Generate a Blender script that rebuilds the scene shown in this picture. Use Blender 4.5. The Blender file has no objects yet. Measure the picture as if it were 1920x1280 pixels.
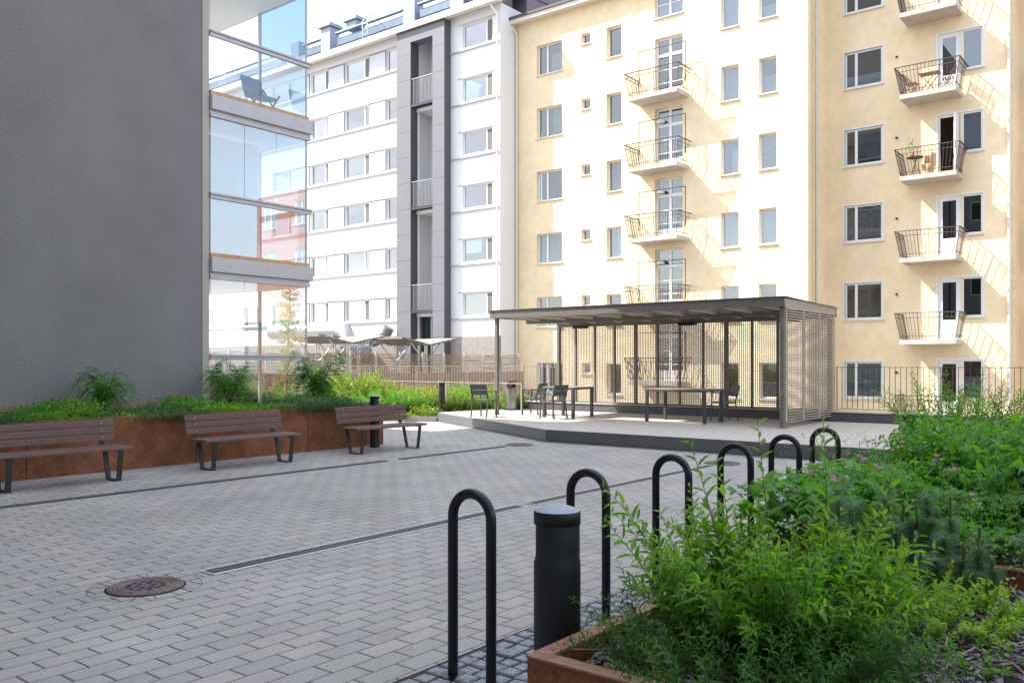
import bpy, math, random
import numpy as np
from mathutils import Vector, Matrix
R=math.radians
random.seed(7); RS=np.random.RandomState(11)
sc=bpy.context.scene
# ---------------------------------------------------------------- camera
cam=bpy.data.cameras.new('camera'); co=bpy.data.objects.new('camera',cam); sc.collection.objects.link(co)
co.location=(0,0,1.55); co.rotation_euler=(R(90),0,math.atan(1274/1620))
cam.sensor_width=36; cam.lens=1620/1920*36; cam.shift_y=41/1920; cam.clip_start=.05; cam.clip_end=2000
sc.camera=co
# ---------------------------------------------------------------- light
LD=Vector((1.75,1.0,-2.05)).normalized()
sun=bpy.data.lights.new('sun','SUN'); sun.energy=2.55; sun.angle=R(.53); sun.color=(1,.95,.87)
so=bpy.data.objects.new('sun',sun); sc.collection.objects.link(so)
so.rotation_euler=LD.to_track_quat('-Z','Y').to_euler(); so.location=(-30,-20,40)
w=bpy.data.worlds.new('World'); sc.world=w; w.use_nodes=True
nt=w.node_tree; nt.nodes.clear()
def wn(t): return nt.nodes.new(t)
sky=wn('ShaderNodeTexSky'); sky.sky_type='NISHITA'; sky.sun_disc=False
sky.sun_elevation=math.asin(-LD.z); sky.sun_rotation=math.atan2(-LD.x,-LD.y)
sky.air_density=1.0; sky.dust_density=2.2; sky.ozone_density=1.0
bg=wn('ShaderNodeBackground'); bg.inputs[1].default_value=.148
tc=wn('ShaderNodeTexCoord'); mp=wn('ShaderNodeMapping'); mp.inputs['Scale'].default_value=(1,1,2.2)
nz=wn('ShaderNodeTexNoise'); nz.inputs['Scale'].default_value=2.3; nz.inputs['Detail'].default_value=7; nz.inputs['Roughness'].default_value=.55
cr=wn('ShaderNodeValToRGB'); cr.color_ramp.elements[0].position=.36; cr.color_ramp.elements[1].position=.62
cr.color_ramp.elements[0].color=(.25,.25,.25,1); cr.color_ramp.elements[1].color=(.95,.95,.95,1)
mx=wn('ShaderNodeMixRGB'); mx.inputs[2].default_value=(3.3,3.45,3.7,1)
ow=wn('ShaderNodeOutputWorld')
for a,b in ((tc.outputs['Generated'],mp.inputs[0]),(mp.outputs[0],nz.inputs['Vector']),(nz.outputs['Fac'],cr.inputs[0]),(cr.outputs[0],mx.inputs[0]),(sky.outputs[0],mx.inputs[1]),(mx.outputs[0],bg.inputs[0]),(bg.outputs[0],ow.inputs[0])): nt.links.new(a,b)
sc.view_settings.view_transform='Standard'; sc.view_settings.look='None'; sc.view_settings.gamma=1; sc.view_settings.exposure=1.92
sc.render.engine='CYCLES'
try:
    sc.cycles.transparent_max_bounces=24; sc.cycles.max_bounces=10
except Exception: pass
# ---------------------------------------------------------------- materials
MT={}
def mat(n,col,rough=.7,metal=0,var=0,vs=3,bump=0,bs=60,col2=None,spec=None,streak=False):
    if n in MT: return MT[n]
    m=bpy.data.materials.new(n); m.use_nodes=True; t=m.node_tree; p=t.nodes['Principled BSDF']
    p.inputs['Base Color'].default_value=(*col,1); p.inputs['Roughness'].default_value=rough; p.inputs['Metallic'].default_value=metal
    if spec is not None: p.inputs['Specular IOR Level'].default_value=spec
    tc=t.nodes.new('ShaderNodeTexCoord'); g=t.nodes.new('ShaderNodeNewGeometry')
    vec=g.outputs['Position']
    if var or col2:
        nz=t.nodes.new('ShaderNodeTexNoise'); nz.inputs['Scale'].default_value=vs; nz.inputs['Detail'].default_value=8; nz.inputs['Roughness'].default_value=.6
        if streak:
            mp=t.nodes.new('ShaderNodeMapping'); mp.inputs['Scale'].default_value=streak; t.links.new(vec,mp.inputs[0]); t.links.new(mp.outputs[0],nz.inputs['Vector'])
        else: t.links.new(vec,nz.inputs['Vector'])
        r=t.nodes.new('ShaderNodeValToRGB'); r.color_ramp.elements[0].position=.32; r.color_ramp.elements[1].position=.68
        c2=col2 or tuple(c*(1+var) for c in col); c1=col if col2 else tuple(c*(1-var) for c in col)
        r.color_ramp.elements[0].color=(*c1,1); r.color_ramp.elements[1].color=(*c2,1)
        t.links.new(nz.outputs['Fac'],r.inputs[0]); t.links.new(r.outputs[0],p.inputs['Base Color'])
    if bump:
        n2=t.nodes.new('ShaderNodeTexNoise'); n2.inputs['Scale'].default_value=bs; n2.inputs['Detail'].default_value=4
        t.links.new(vec,n2.inputs['Vector']); b=t.nodes.new('ShaderNodeBump'); b.inputs['Strength'].default_value=bump; b.inputs['Distance'].default_value=.02
        t.links.new(n2.outputs['Fac'],b.inputs['Height']); t.links.new(b.outputs[0],p.inputs['Normal'])
    MT[n]=m; return m
def glass(n,tint=(.86,.9,.9),boost=1.0,base=.05,gcol=(1,1,1),rough=.0):
    m=bpy.data.materials.new(n); m.use_nodes=True; t=m.node_tree; t.nodes.clear()
    o=t.nodes.new('ShaderNodeOutputMaterial'); mix=t.nodes.new('ShaderNodeMixShader'); tr=t.nodes.new('ShaderNodeBsdfTransparent'); gl=t.nodes.new('ShaderNodeBsdfGlossy')
    gl.inputs['Roughness'].default_value=rough; gl.inputs['Color'].default_value=(*gcol,1); tr.inputs[0].default_value=(*tint,1)
    f=t.nodes.new('ShaderNodeFresnel'); g_=t.nodes.new('ShaderNodeNewGeometry'); io=t.nodes.new('ShaderNodeMath'); io.operation='MULTIPLY_ADD'; io.inputs[1].default_value=1/1.5-1.5; io.inputs[2].default_value=1.5; t.links.new(g_.outputs['Backfacing'],io.inputs[0]); t.links.new(io.outputs[0],f.inputs[0]); ma=t.nodes.new('ShaderNodeMath'); ma.operation='MULTIPLY_ADD'; ma.inputs[1].default_value=boost; ma.inputs[2].default_value=base; ma.use_clamp=True
    t.links.new(f.outputs[0],ma.inputs[0]); t.links.new(ma.outputs[0],mix.inputs[0]); t.links.new(tr.outputs[0],mix.inputs[1]); t.links.new(gl.outputs[0],mix.inputs[2]); t.links.new(mix.outputs[0],o.inputs[0])
    return m
GLB=glass('balcony_glass',(.94,.96,.96),1.15,.02)
GLT=glass('tinted_glass',(.60,.70,.80),1.0,.04)
GLW=glass('window_glass',(.60,.66,.70),1.6,.07)
GLP=glass('coated_window_glass',(.42,.50,.58),1.5,.20)
GLR=glass('reflecting_balcony_glass',(.70,.74,.78),1.1,.20,(.95,.93,.90))
GLS=glass('lower_balcony_glass',(.85,.88,.88),1.3,.12)
def leafmat(n,c1,c2,c3,tr=.45,rough=.45):
    m=bpy.data.materials.new(n); m.use_nodes=True; t=m.node_tree; p=t.nodes['Principled BSDF']; p.inputs['Roughness'].default_value=rough
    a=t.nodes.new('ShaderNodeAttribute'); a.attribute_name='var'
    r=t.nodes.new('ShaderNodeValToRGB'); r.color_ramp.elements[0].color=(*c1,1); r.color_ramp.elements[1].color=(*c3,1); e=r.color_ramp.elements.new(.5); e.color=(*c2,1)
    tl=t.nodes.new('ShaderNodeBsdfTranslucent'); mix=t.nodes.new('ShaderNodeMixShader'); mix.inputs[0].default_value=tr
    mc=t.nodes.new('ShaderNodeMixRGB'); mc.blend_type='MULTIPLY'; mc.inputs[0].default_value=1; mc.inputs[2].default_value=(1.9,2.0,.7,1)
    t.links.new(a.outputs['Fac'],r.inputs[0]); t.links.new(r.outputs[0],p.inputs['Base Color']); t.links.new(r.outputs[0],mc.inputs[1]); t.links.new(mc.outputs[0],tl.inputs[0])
    t.links.new(p.outputs[0],mix.inputs[1]); t.links.new(tl.outputs[0],mix.inputs[2]); t.links.new(mix.outputs[0],t.nodes['Material Output'].inputs[0])
    return m
LF_W=leafmat('willow_leaf',(.035,.115,.010),(.085,.235,.018),(.22,.38,.035))
LF_D=leafmat('dark_leaf',(.018,.070,.014),(.038,.13,.022),(.08,.20,.03))
LF_G=leafmat('geranium_leaf',(.035,.13,.018),(.065,.22,.025),(.14,.34,.04))
LF_Y=leafmat('yellowgreen_leaf',(.09,.20,.012),(.20,.34,.035),(.34,.46,.06))
LF_S=leafmat('sunny_shrub_leaf',(.06,.125,.015),(.14,.225,.025),(.27,.34,.05),.35)
LF_J=leafmat('juniper_needles',(.018,.06,.018),(.035,.115,.028),(.08,.19,.04),.25)
LF_P=leafmat('pine_needles',(.07,.145,.11),(.12,.22,.15),(.22,.30,.13),.25)
LF_R=leafmat('reddish_leaf',(.16,.10,.03),(.22,.19,.04),(.30,.26,.07))
PETAL=leafmat('petal',(.38,.16,.48),(.48,.24,.58),(.60,.38,.70),.4)
BARK=mat('bark',(.09,.06,.04),.9,var=.3,vs=30)
STEM=mat('green_stem',(.12,.10,.05),.7,var=.3,vs=20)
GREYW=mat('grey_render',(.255,.245,.240),.92,var=.09,vs=.8,bump=.9,bs=150)
def grain(m,scale,amt):
    t=m.node_tree; p=t.nodes['Principled BSDF']; src=p.inputs['Base Color'].links[0].from_socket
    g=t.nodes.new('ShaderNodeNewGeometry'); n=t.nodes.new('ShaderNodeTexNoise'); n.inputs['Scale'].default_value=scale; n.inputs['Detail'].default_value=3
    r=t.nodes.new('ShaderNodeMapRange'); r.inputs[1].default_value=.3; r.inputs[2].default_value=.7; r.inputs[3].default_value=1-amt; r.inputs[4].default_value=1+amt
    mx=t.nodes.new('ShaderNodeVectorMath'); mx.operation='SCALE'
    t.links.new(g.outputs['Position'],n.inputs['Vector']); t.links.new(n.outputs['Fac'],r.inputs[0]); t.links.new(src,mx.inputs[0]); t.links.new(r.outputs[0],mx.inputs['Scale']); t.links.new(mx.outputs[0],p.inputs['Base Color'])
grain(GREYW,55,.42)
BEIGE=mat('beige_post',(.42,.38,.33),.7,var=.06)
WHITEP=mat('white_render',(.74,.74,.75),.85,var=.02,vs=.7,bump=.25,bs=40)
YEL=mat('yellow_render',(.83,.685,.455),.9,var=.08,vs=.45,bump=.5,bs=25); grain(YEL,3.5,.05)
DKP=mat('grey_cladding',(.165,.165,.18),.6,var=.05,vs=1.5)
def joints(m,z0,pitch,wd):
    t=m.node_tree; p=t.nodes['Principled BSDF']; src=p.inputs['Base Color'].links[0].from_socket; g=t.nodes.new('ShaderNodeNewGeometry'); sp=t.nodes.new('ShaderNodeSeparateXYZ'); t.links.new(g.outputs['Position'],sp.inputs[0])
    a=t.nodes.new('ShaderNodeMath'); a.operation='SUBTRACT'; a.inputs[1].default_value=z0; b=t.nodes.new('ShaderNodeMath'); b.operation='MODULO'; b.inputs[1].default_value=pitch; c=t.nodes.new('ShaderNodeMath'); c.operation='LESS_THAN'; c.inputs[1].default_value=wd
    t.links.new(sp.outputs['Z'],a.inputs[0]); t.links.new(a.outputs[0],b.inputs[0]); t.links.new(b.outputs[0],c.inputs[0])
    x=t.nodes.new('ShaderNodeMixRGB'); x.inputs[2].default_value=(.05,.05,.055,1); t.links.new(c.outputs[0],x.inputs[0]); t.links.new(src,x.inputs[1]); t.links.new(x.outputs[0],p.inputs['Base Color'])
joints(DKP,.2,1.32,.022)
DKS=mat('dark_grey_cladding',(.085,.085,.10),.6,var=.05)
STONE=mat('granite_base',(.30,.27,.25),.85,var=.25,vs=18,bump=.4,bs=60)
WHT=mat('white_paint',(.78,.78,.78),.45,var=.03,vs=6)
CREAM=mat('cream_paint',(.72,.68,.60),.55,var=.04,vs=6)
ROOFB=mat('blue_grey_sheet',(.12,.16,.22),.45,.4,var=.15,vs=2)
GALV=mat('galvanised_steel',(.45,.46,.47),.38,.8,var=.12,vs=9)
ROOFR=mat('red_sheet_roof',(.24,.06,.05),.5,var=.15,vs=3)
CONC=mat('balcony_concrete',(.48,.44,.40),.9,var=.16,vs=4,bump=.4,bs=30)
RUSTB=mat('brown_railing',(.085,.058,.042),.7,var=.3,vs=15)
CORT=mat('corten',(.11,.040,.017),.80,vs=3.2,col2=(.27,.095,.035),bump=.25,bs=60); grain(CORT,38,.22)
CORTE=mat('corten_edge',(.24,.11,.07),.7,vs=14,col2=(.36,.19,.13),bump=.3,bs=80)
DECK=mat('deck_board',(.43,.39,.34),.75,vs=3,col2=(.60,.545,.47),streak=(1.2,14,1))
DKM=mat('anthracite_steel',(.075,.08,.088),.5,.35,var=.12,vs=12)
PAVM=mat('pavilion_steel',(.185,.17,.155),.5,.3,var=.15,vs=8)
PAVL=mat('pavilion_purlin',(.78,.72,.64),.6,.2,var=.1,vs=8)
MESHM=mat('grating_steel',(.27,.235,.205),.55,.3,var=.15,vs=12)
BLK=mat('black_powder_coat',(.006,.008,.011),.36,0,var=.3,vs=30,spec=.45)
BOLM=mat('bollard_black',(.008,.011,.012),.5,0,var=.3,vs=40,bump=.15,bs=300)
BOLC=mat('bollard_cap',(.25,.29,.34),.42,.55,var=.1,vs=30)
WOODB=mat('brown_bench_board',(.10,.055,.045),.55,vs=6,col2=(.17,.10,.08),streak=(14,1.2,14))
BENL=mat('bench_steel',(.03,.03,.03),.55,.3,var=.2,vs=20)
STEEL=mat('stainless',(.36,.36,.36),.3,.9,var=.06,vs=8)
IRON=mat('cast_iron',(.13,.10,.095),.65,.5,vs=25,col2=(.24,.19,.17),bump=.4,bs=120)
SLOT=mat('dark_slot',(.012,.012,.012),.9)
SOIL=mat('dark_soil',(.035,.026,.02),.95,var=.4,vs=25,bump=.8,bs=60)
CHIP=mat('bark_chip',(.06,.048,.045),.85,vs=60,col2=(.30,.265,.26))
ALU=mat('balcony_aluminium',(.46,.45,.455),.5,.3,var=.04,vs=3)
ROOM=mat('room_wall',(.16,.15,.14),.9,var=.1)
CURT=mat('curtain',(.62,.66,.64),.9,var=.06,vs=8)
CURD=mat('patterned_curtain',(.22,.17,.16),.9,vs=9,col2=(.50,.46,.42))
WOODF=mat('weathered_slat',(.20,.125,.08),.8,vs=8,col2=(.36,.25,.18))
BRNW=mat('brown_concrete',(.22,.17,.13),.9,vs=1.2,col2=(.32,.245,.19),bump=.3,bs=20)
BRICK=mat('red_brick_wall',(.55,.24,.16),.85,var=.15,vs=6)
GRND=mat('gravel_ground',(.22,.20,.18),.95,var=.2,vs=3,bump=.4,bs=30)
TEAK=mat('brown_garden_wood',(.20,.085,.05),.6,var=.25,vs=20)
TERR=mat('terracotta',(.50,.17,.07),.8,var=.1)
TTOP=mat('table_slats',(.30,.25,.21),.6,var=.15,vs=9)
# paving material: bricks .285 x .150 laid along Y
def paving_mat():
    m=bpy.data.materials.new('concrete_pavers'); m.use_nodes=True; t=m.node_tree; p=t.nodes['Principled BSDF']; L=t.links.new
    def M(op,a=None,b=None,c=None,clamp=False):
        n=t.nodes.new('ShaderNodeMath'); n.operation=op; n.use_clamp=clamp
        for i,v in enumerate((a,b,c)):
            if v is None: continue
            if isinstance(v,(int,float)): n.inputs[i].default_value=v
            else: L(v,n.inputs[i])
        return n.outputs[0]
    g=t.nodes.new('ShaderNodeNewGeometry'); s=t.nodes.new('ShaderNodeSeparateXYZ'); L(g.outputs['Position'],s.inputs[0])
    wob=t.nodes.new('ShaderNodeTexNoise'); wob.inputs['Scale'].default_value=1.7; L(g.outputs['Position'],wob.inputs['Vector'])
    wv=M('MULTIPLY_ADD',wob.outputs['Fac'],.012,-.006)
    v=M('DIVIDE',M('ADD',M('ADD',s.outputs['X'],6.234),wv),.150); row=M('FLOOR',v); fv=M('FRACT',v)
    wn0=t.nodes.new('ShaderNodeTexWhiteNoise'); wn0.noise_dimensions='1D'; L(row,wn0.inputs['W'])
    u=M('ADD',M('ADD',M('DIVIDE',M('ADD',s.outputs['Y'],wv),.285),M('MULTIPLY',row,.5)),M('MULTIPLY',wn0.outputs['Value'],.05)); iu=M('FLOOR',u); fu=M('FRACT',u)
    ev=M('MULTIPLY',M('MINIMUM',fv,M('SUBTRACT',1,fv)),.150); eu=M('MULTIPLY',M('MINIMUM',fu,M('SUBTRACT',1,fu)),.285)
    # joints across a row read darker than those along it
    e=M('MINIMUM',ev,M('MULTIPLY',eu,.62))
    mr=t.nodes.new('ShaderNodeMapRange'); mr.inputs[1].default_value=.0020; mr.inputs[2].default_value=.0054; L(e,mr.inputs[0])
    mb=t.nodes.new('ShaderNodeMapRange'); mb.inputs[1].default_value=.0; mb.inputs[2].default_value=.009; L(e,mb.inputs[0])
    cx=t.nodes.new('ShaderNodeCombineXYZ'); L(row,cx.inputs[0]); L(iu,cx.inputs[1])
    wn=t.nodes.new('ShaderNodeTexWhiteNoise'); wn.noise_dimensions='2D'; L(cx.outputs[0],wn.inputs['Vector'])
    r=t.nodes.new('ShaderNodeValToRGB'); els=r.color_ramp.elements; els[0].color=(.350,.330,.308,1); els[1].color=(.425,.390,.340,1)
    for pos,c in ((.35,(.370,.350,.326)),(.6,(.390,.368,.338)),(.8,(.345,.328,.312)),(.9,(.395,.350,.312))): x=els.new(pos); x.color=(*c,1)
    L(wn.outputs['Value'],r.inputs[0])
    n1=t.nodes.new('ShaderNodeTexNoise'); n1.inputs['Scale'].default_value=.9; n1.inputs['Detail'].default_value=6; L(g.outputs['Position'],n1.inputs['Vector'])
    n2=t.nodes.new('ShaderNodeTexNoise'); n2.inputs['Scale'].default_value=120; n2.inputs['Detail'].default_value=3; L(g.outputs['Position'],n2.inputs['Vector'])
    n3=t.nodes.new('ShaderNodeTexNoise'); n3.inputs['Scale'].default_value=7; n3.inputs['Detail'].default_value=5; n3.inputs['Roughness'].default_value=.7; L(g.outputs['Position'],n3.inputs['Vector'])
    st_=t.nodes.new('ShaderNodeMapRange'); st_.inputs[1].default_value=.60; st_.inputs[2].default_value=.72; st_.inputs[3].default_value=1; st_.inputs[4].default_value=.80; L(n3.outputs['Fac'],st_.inputs[0])
    k=M('MULTIPLY',M('MULTIPLY',M('MULTIPLY_ADD',n1.outputs['Fac'],.7,.65),st_.outputs[0]),M('MULTIPLY_ADD',n2.outputs['Fac'],.30,.85))
    sc1=t.nodes.new('ShaderNodeVectorMath'); sc1.operation='SCALE'; L(r.outputs[0],sc1.inputs[0]); L(k,sc1.inputs['Scale'])
    mix=t.nodes.new('ShaderNodeMixRGB'); mix.inputs[1].default_value=(.055,.053,.055,1); L(mr.outputs[0],mix.inputs[0]); L(sc1.outputs[0],mix.inputs[2]); L(mix.outputs[0],p.inputs['Base Color'])
    h=M('ADD',M('MULTIPLY',mb.outputs[0],1.0),M('ADD',M('MULTIPLY',wn.outputs['Value'],.25),M('MULTIPLY',n2.outputs['Fac'],.12)))
    b=t.nodes.new('ShaderNodeBump'); b.inputs['Distance'].default_value=.004; b.inputs['Strength'].default_value=.8; L(h,b.inputs['Height']); L(b.outputs[0],p.inputs['Normal'])
    p.inputs['Roughness'].default_value=.72
    return m
PAVE=paving_mat()
# ---------------------------------------------------------------- object helpers
def link(o): sc.collection.objects.link(o); return o
def tag(o,label=None,cat=None,group=None,kind=None):
    if label: o['label']=label
    if cat: o['category']=cat
    if group: o['group']=group
    if kind: o['kind']=kind
    return o
def empty(n,loc=(0,0,0),label=None,cat=None,group=None,rz=0):
    o=bpy.data.objects.new(n,None); o.empty_display_size=.2; link(o); o.location=loc; o.rotation_euler=(0,0,rz)
    return tag(o,label,cat,group)
def wloc(o):
    v=Vector((0,0,0))
    while o is not None: v+=Vector(o.location); o=o.parent
    return v
class MB:
    def __init__(s): s.v=[]; s.f=[]; s.sm=[]
    def add(s,vs,fs,smooth=False):
        n=len(s.v); s.v+= [tuple(x) for x in vs]; s.f+=[tuple(i+n for i in f) for f in fs]; s.sm+=[smooth]*len(fs); return s
    def box(s,x0,x1,y0,y1,z0,z1):
        return s.add([(x,y,z) for z in (z0,z1) for y in (y0,y1) for x in (x0,x1)],[(0,2,3,1),(4,5,7,6),(0,1,5,4),(2,6,7,3),(0,4,6,2),(1,3,7,5)])
    def bbox(s,x0,x1,y0,y1,z0,z1,b=.004):
        # chamfered box
        pts=[];F=[]
        X=(x0,x1);Y=(y0,y1);Z=(z0,z1); idx={}
        for i in (0,1):
            for j in (0,1):
                for k in (0,1):
                    sx,sy,sz=1-2*i,1-2*j,1-2*k
                    for a,(dx,dy,dz) in enumerate(((0,1,1),(1,0,1),(1,1,0))):
                        idx[(i,j,k,a)]=len(pts); pts.append((X[i]+sx*b*dx,Y[j]+sy*b*dy,Z[k]+sz*b*dz))
        for i in (0,1): F.append([idx[(i,0,0,0)],idx[(i,1,0,0)],idx[(i,1,1,0)],idx[(i,0,1,0)]])
        for j in (0,1): F.append([idx[(0,j,0,1)],idx[(1,j,0,1)],idx[(1,j,1,1)],idx[(0,j,1,1)]])
        for k in (0,1): F.append([idx[(0,0,k,2)],idx[(1,0,k,2)],idx[(1,1,k,2)],idx[(0,1,k,2)]])
        for j in (0,1):
            for k in (0,1): F.append([idx[(0,j,k,1)],idx[(1,j,k,1)],idx[(1,j,k,2)],idx[(0,j,k,2)]])
        for i in (0,1):
            for k in (0,1): F.append([idx[(i,0,k,0)],idx[(i,1,k,0)],idx[(i,1,k,2)],idx[(i,0,k,2)]])
        for i in (0,1):
            for j in (0,1): F.append([idx[(i,j,0,0)],idx[(i,j,1,0)],idx[(i,j,1,1)],idx[(i,j,0,1)]])
        for i in (0,1):
            for j in (0,1):
                for k in (0,1): F.append([idx[(i,j,k,a)] for a in range(3)])
        return s.add(pts,F)
    def bar(s,p,q,a,b=None,up=(0,0,1)):
        b=b or a; p=Vector(p); q=Vector(q); d=(q-p).normalized(); u=Vector(up)
        if abs(d.dot(u))>.95: u=Vector((1,0,0)) if abs(d.x)<.9 else Vector((0,1,0))
        x=d.cross(u).normalized(); y=x.cross(d).normalized()
        vs=[c+x*sx*a/2+y*sy*b/2 for c in (p,q) for sx,sy in ((-1,-1),(1,-1),(1,1),(-1,1))]
        return s.add(vs,[(3,2,1,0),(4,5,6,7),(0,1,5,4),(1,2,6,5),(2,3,7,6),(3,0,4,7)])
    def tube(s,pts,r,n=10,cap=True,smooth=True):
        pts=[Vector(p) for p in pts]; m=len(pts); rs=r if hasattr(r,'__len__') else [r]*m
        vs=[]; u=None
        for i,p in enumerate(pts):
            d=(pts[min(i+1,m-1)]-pts[max(i-1,0)]).normalized()
            if u is None:
                u=d.cross(Vector((0,0,1)));
                if u.length<.1: u=Vector((1,0,0))
            u=(u-d*u.dot(d)).normalized(); w=d.cross(u)
            for k in range(n):
                a=2*math.pi*k/n; vs.append(p+(u*math.cos(a)+w*math.sin(a))*rs[i])
        fs=[(i*n+k,i*n+(k+1)%n,(i+1)*n+(k+1)%n,(i+1)*n+k) for i in range(m-1) for k in range(n)]
        s.add(vs,fs,smooth)
        if cap: s.add(vs[:n],[tuple(range(n))[::-1]]); s.add(vs[-n:],[tuple(range(n))])
        return s
    def lathe(s,c,prof,n=24,smooth=True):
        vs=[(c[0]+r*math.cos(2*math.pi*k/n),c[1]+r*math.sin(2*math.pi*k/n),c[2]+z) for r,z in prof for k in range(n)]
        fs=[(i*n+k,i*n+(k+1)%n,(i+1)*n+(k+1)%n,(i+1)*n+k) for i in range(len(prof)-1) for k in range(n)]
        return s.add(vs,fs,smooth)
    def disc(s,c,r,n=24): return s.add([(c[0]+r*math.cos(2*math.pi*k/n),c[1]+r*math.sin(2*math.pi*k/n),c[2]) for k in range(n)],[tuple(range(n))])
    def prism(s,poly,z0,z1):
        n=len(poly); vs=[(x,y,z) for z in (z0,z1) for x,y in poly]
        return s.add(vs,[tuple(range(n))[::-1],tuple(range(n,2*n))]+[(i,(i+1)%n,n+(i+1)%n,n+i) for i in range(n)])
    def quad(s,*p): return s.add(p,[tuple(range(len(p)))])
    def build(s,name,m,parent=None,org=None):
        o0=wloc(parent) if parent is not None else Vector(org or (0,0,0))
        me=bpy.data.meshes.new(name); me.from_pydata([(x-o0.x,y-o0.y,z-o0.z) for x,y,z in s.v],[],s.f); me.materials.append(m)
        me.polygons.foreach_set('use_smooth',s.sm); me.update()
        o=bpy.data.objects.new(name,me); link(o)
        if parent is not None: o.parent=parent
        elif org: o.location=org
        return o
def copy_tree(o,parent=None):
    c=o.copy(); link(c); c.parent=parent
    for ch in [x for x in KIDS(o)]: copy_tree(ch,c)
    return c
def KIDS(o): return [x for x in sc.collection.objects if x.parent==o]
def dup(o,loc,rz,label):
    c=copy_tree(o); c.location=loc; c.rotation_euler=(0,0,rz); c['label']=label; return c
# ---------------------------------------------------------------- leaves (numpy)
def tpl_lance(): # folded lance leaf, x along length 0..1, y width
    v=np.array([(0,0,0),(.3,.5,.12),(.35,0,0),(.3,-.5,.12),(.7,.36,.05),(.72,0,-.06),(.7,-.36,.05),(1,0,-.16)],float)
    return v,[(0,2,1),(0,3,2),(1,2,5,4),(2,3,6,5),(4,5,7),(5,6,7)]
def tpl_small():
    return np.array([(0,0,0),(.5,.5,.1),(.5,-.5,.1),(1,0,-.1)],float),[(0,2,3,1)]
def tpl_needle():
    return np.array([(0,.5,0),(0,-.5,0),(1,0,0)],float),[(0,1,2)]
def tpl_palm(): # lobed leaf
    vs=[(0,0,0)];fs=[]
    n=5
    for k in range(n):
        a=R(-100+200*k/(n-1)); 
        for da,rr,zz in ((-22,.55,.0),(-9,.9,-.06),(0,1.0,-.12),(9,.9,-.06),(22,.55,.0)):
            b=a+R(da); vs.append((.15+rr*math.cos(b)*.62,rr*math.sin(b)*.62,zz))
    for k in range(n):
        o=1+5*k; fs.append((0,o,o+1,o+2,o+3,o+4))
        if k<n-1: fs.append((0,o+4,o+5))
    return np.array(vs,float),fs
TP=dict(lance=tpl_lance(),small=tpl_small(),needle=tpl_needle(),palm=tpl_palm())
class Leaves:
    def __init__(s): s.V=[];s.F=[];s.A=[];s.n=0
    def add(s,kind,pos,dirs,L,W,up=None,var=None,jit=.35):
        pos=np.asarray(pos,float).reshape(-1,3); N=len(pos)
        if N==0: return
        d=np.asarray(dirs,float).reshape(-1,3); d=d/np.maximum(1e-6,np.linalg.norm(d,axis=1))[:,None]
        u=np.tile((0,0,1.),(N,1)) if up is None else np.asarray(up,float).reshape(-1,3)
        u=u+RS.normal(0,jit,(N,3)); y=np.cross(u,d); y/=np.maximum(1e-6,np.linalg.norm(y,axis=1))[:,None]; z=np.cross(d,y)
        L=np.broadcast_to(L,(N,)); W=np.broadcast_to(W,(N,))
        tv,tf=TP[kind]; k=len(tv)
        P=pos[:,None,:]+tv[None,:,0,None]*(d*L[:,None])[:,None,:]+tv[None,:,1,None]*(y*W[:,None])[:,None,:]+tv[None,:,2,None]*(z*L[:,None])[:,None,:]
        s.V.append(P.reshape(-1,3))
        var=RS.rand(N) if var is None else np.clip(np.broadcast_to(var,(N,))+RS.normal(0,.15,N),0,1)
        for f in tf:
            idx=np.array(f)[None,:]+(np.arange(N)*k)[:,None]+s.n
            s.F.append((len(f),idx)); s.A.append(var)
        s.n+=N*k
    def build(s,name,m,parent=None,org=None):
        o0=wloc(parent) if parent is not None else Vector(org or (0,0,0))
        V=np.concatenate(s.V)-np.array(o0[:]); me=bpy.data.meshes.new(name)
        tot=np.concatenate([np.full(len(i),c) for c,i in s.F]); loops=np.concatenate([i.ravel() for c,i in s.F]); start=np.concatenate([[0],np.cumsum(tot)[:-1]])
        me.vertices.add(len(V)); me.vertices.foreach_set('co',V.ravel()); me.loops.add(len(loops)); me.loops.foreach_set('vertex_index',loops.astype(np.int32))
        me.polygons.add(len(tot)); me.polygons.foreach_set('loop_start',start.astype(np.int32))
        try: me.polygons.foreach_set('loop_total',tot.astype(np.int32))
        except Exception: pass
        me.update(calc_edges=True)
        a=me.attributes.new('var','FLOAT','FACE'); a.data.foreach_set('value',np.concatenate(s.A).astype(np.float32))
        me.materials.append(m); me.validate()
        o=bpy.data.objects.new(name,me); link(o)
        if parent is not None: o.parent=parent
        elif org: o.location=org
        return o
def rnd(a,b): return random.uniform(a,b)
def stem_curve(base,az,lean,h,bend=.5,n=10):
    pts=[]; p=Vector(base); el=R(90)-lean*.4
    step=h/n
    for i in range(n+1):
        pts.append(p.copy()); el2=el-lean*bend*(i/n)**1.3
        p=p+Vector((math.cos(az)*math.cos(el2),math.sin(az)*math.cos(el2),math.sin(el2)))*step
        az+=rnd(-.08,.08)
    return pts
def lerp_path(pts,t):
    m=len(pts)-1; x=min(max(t*m,0),m-1e-4); i=int(x); return pts[i].lerp(pts[i+1],x-i),(pts[i+1]-pts[i]).normalized()
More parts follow.
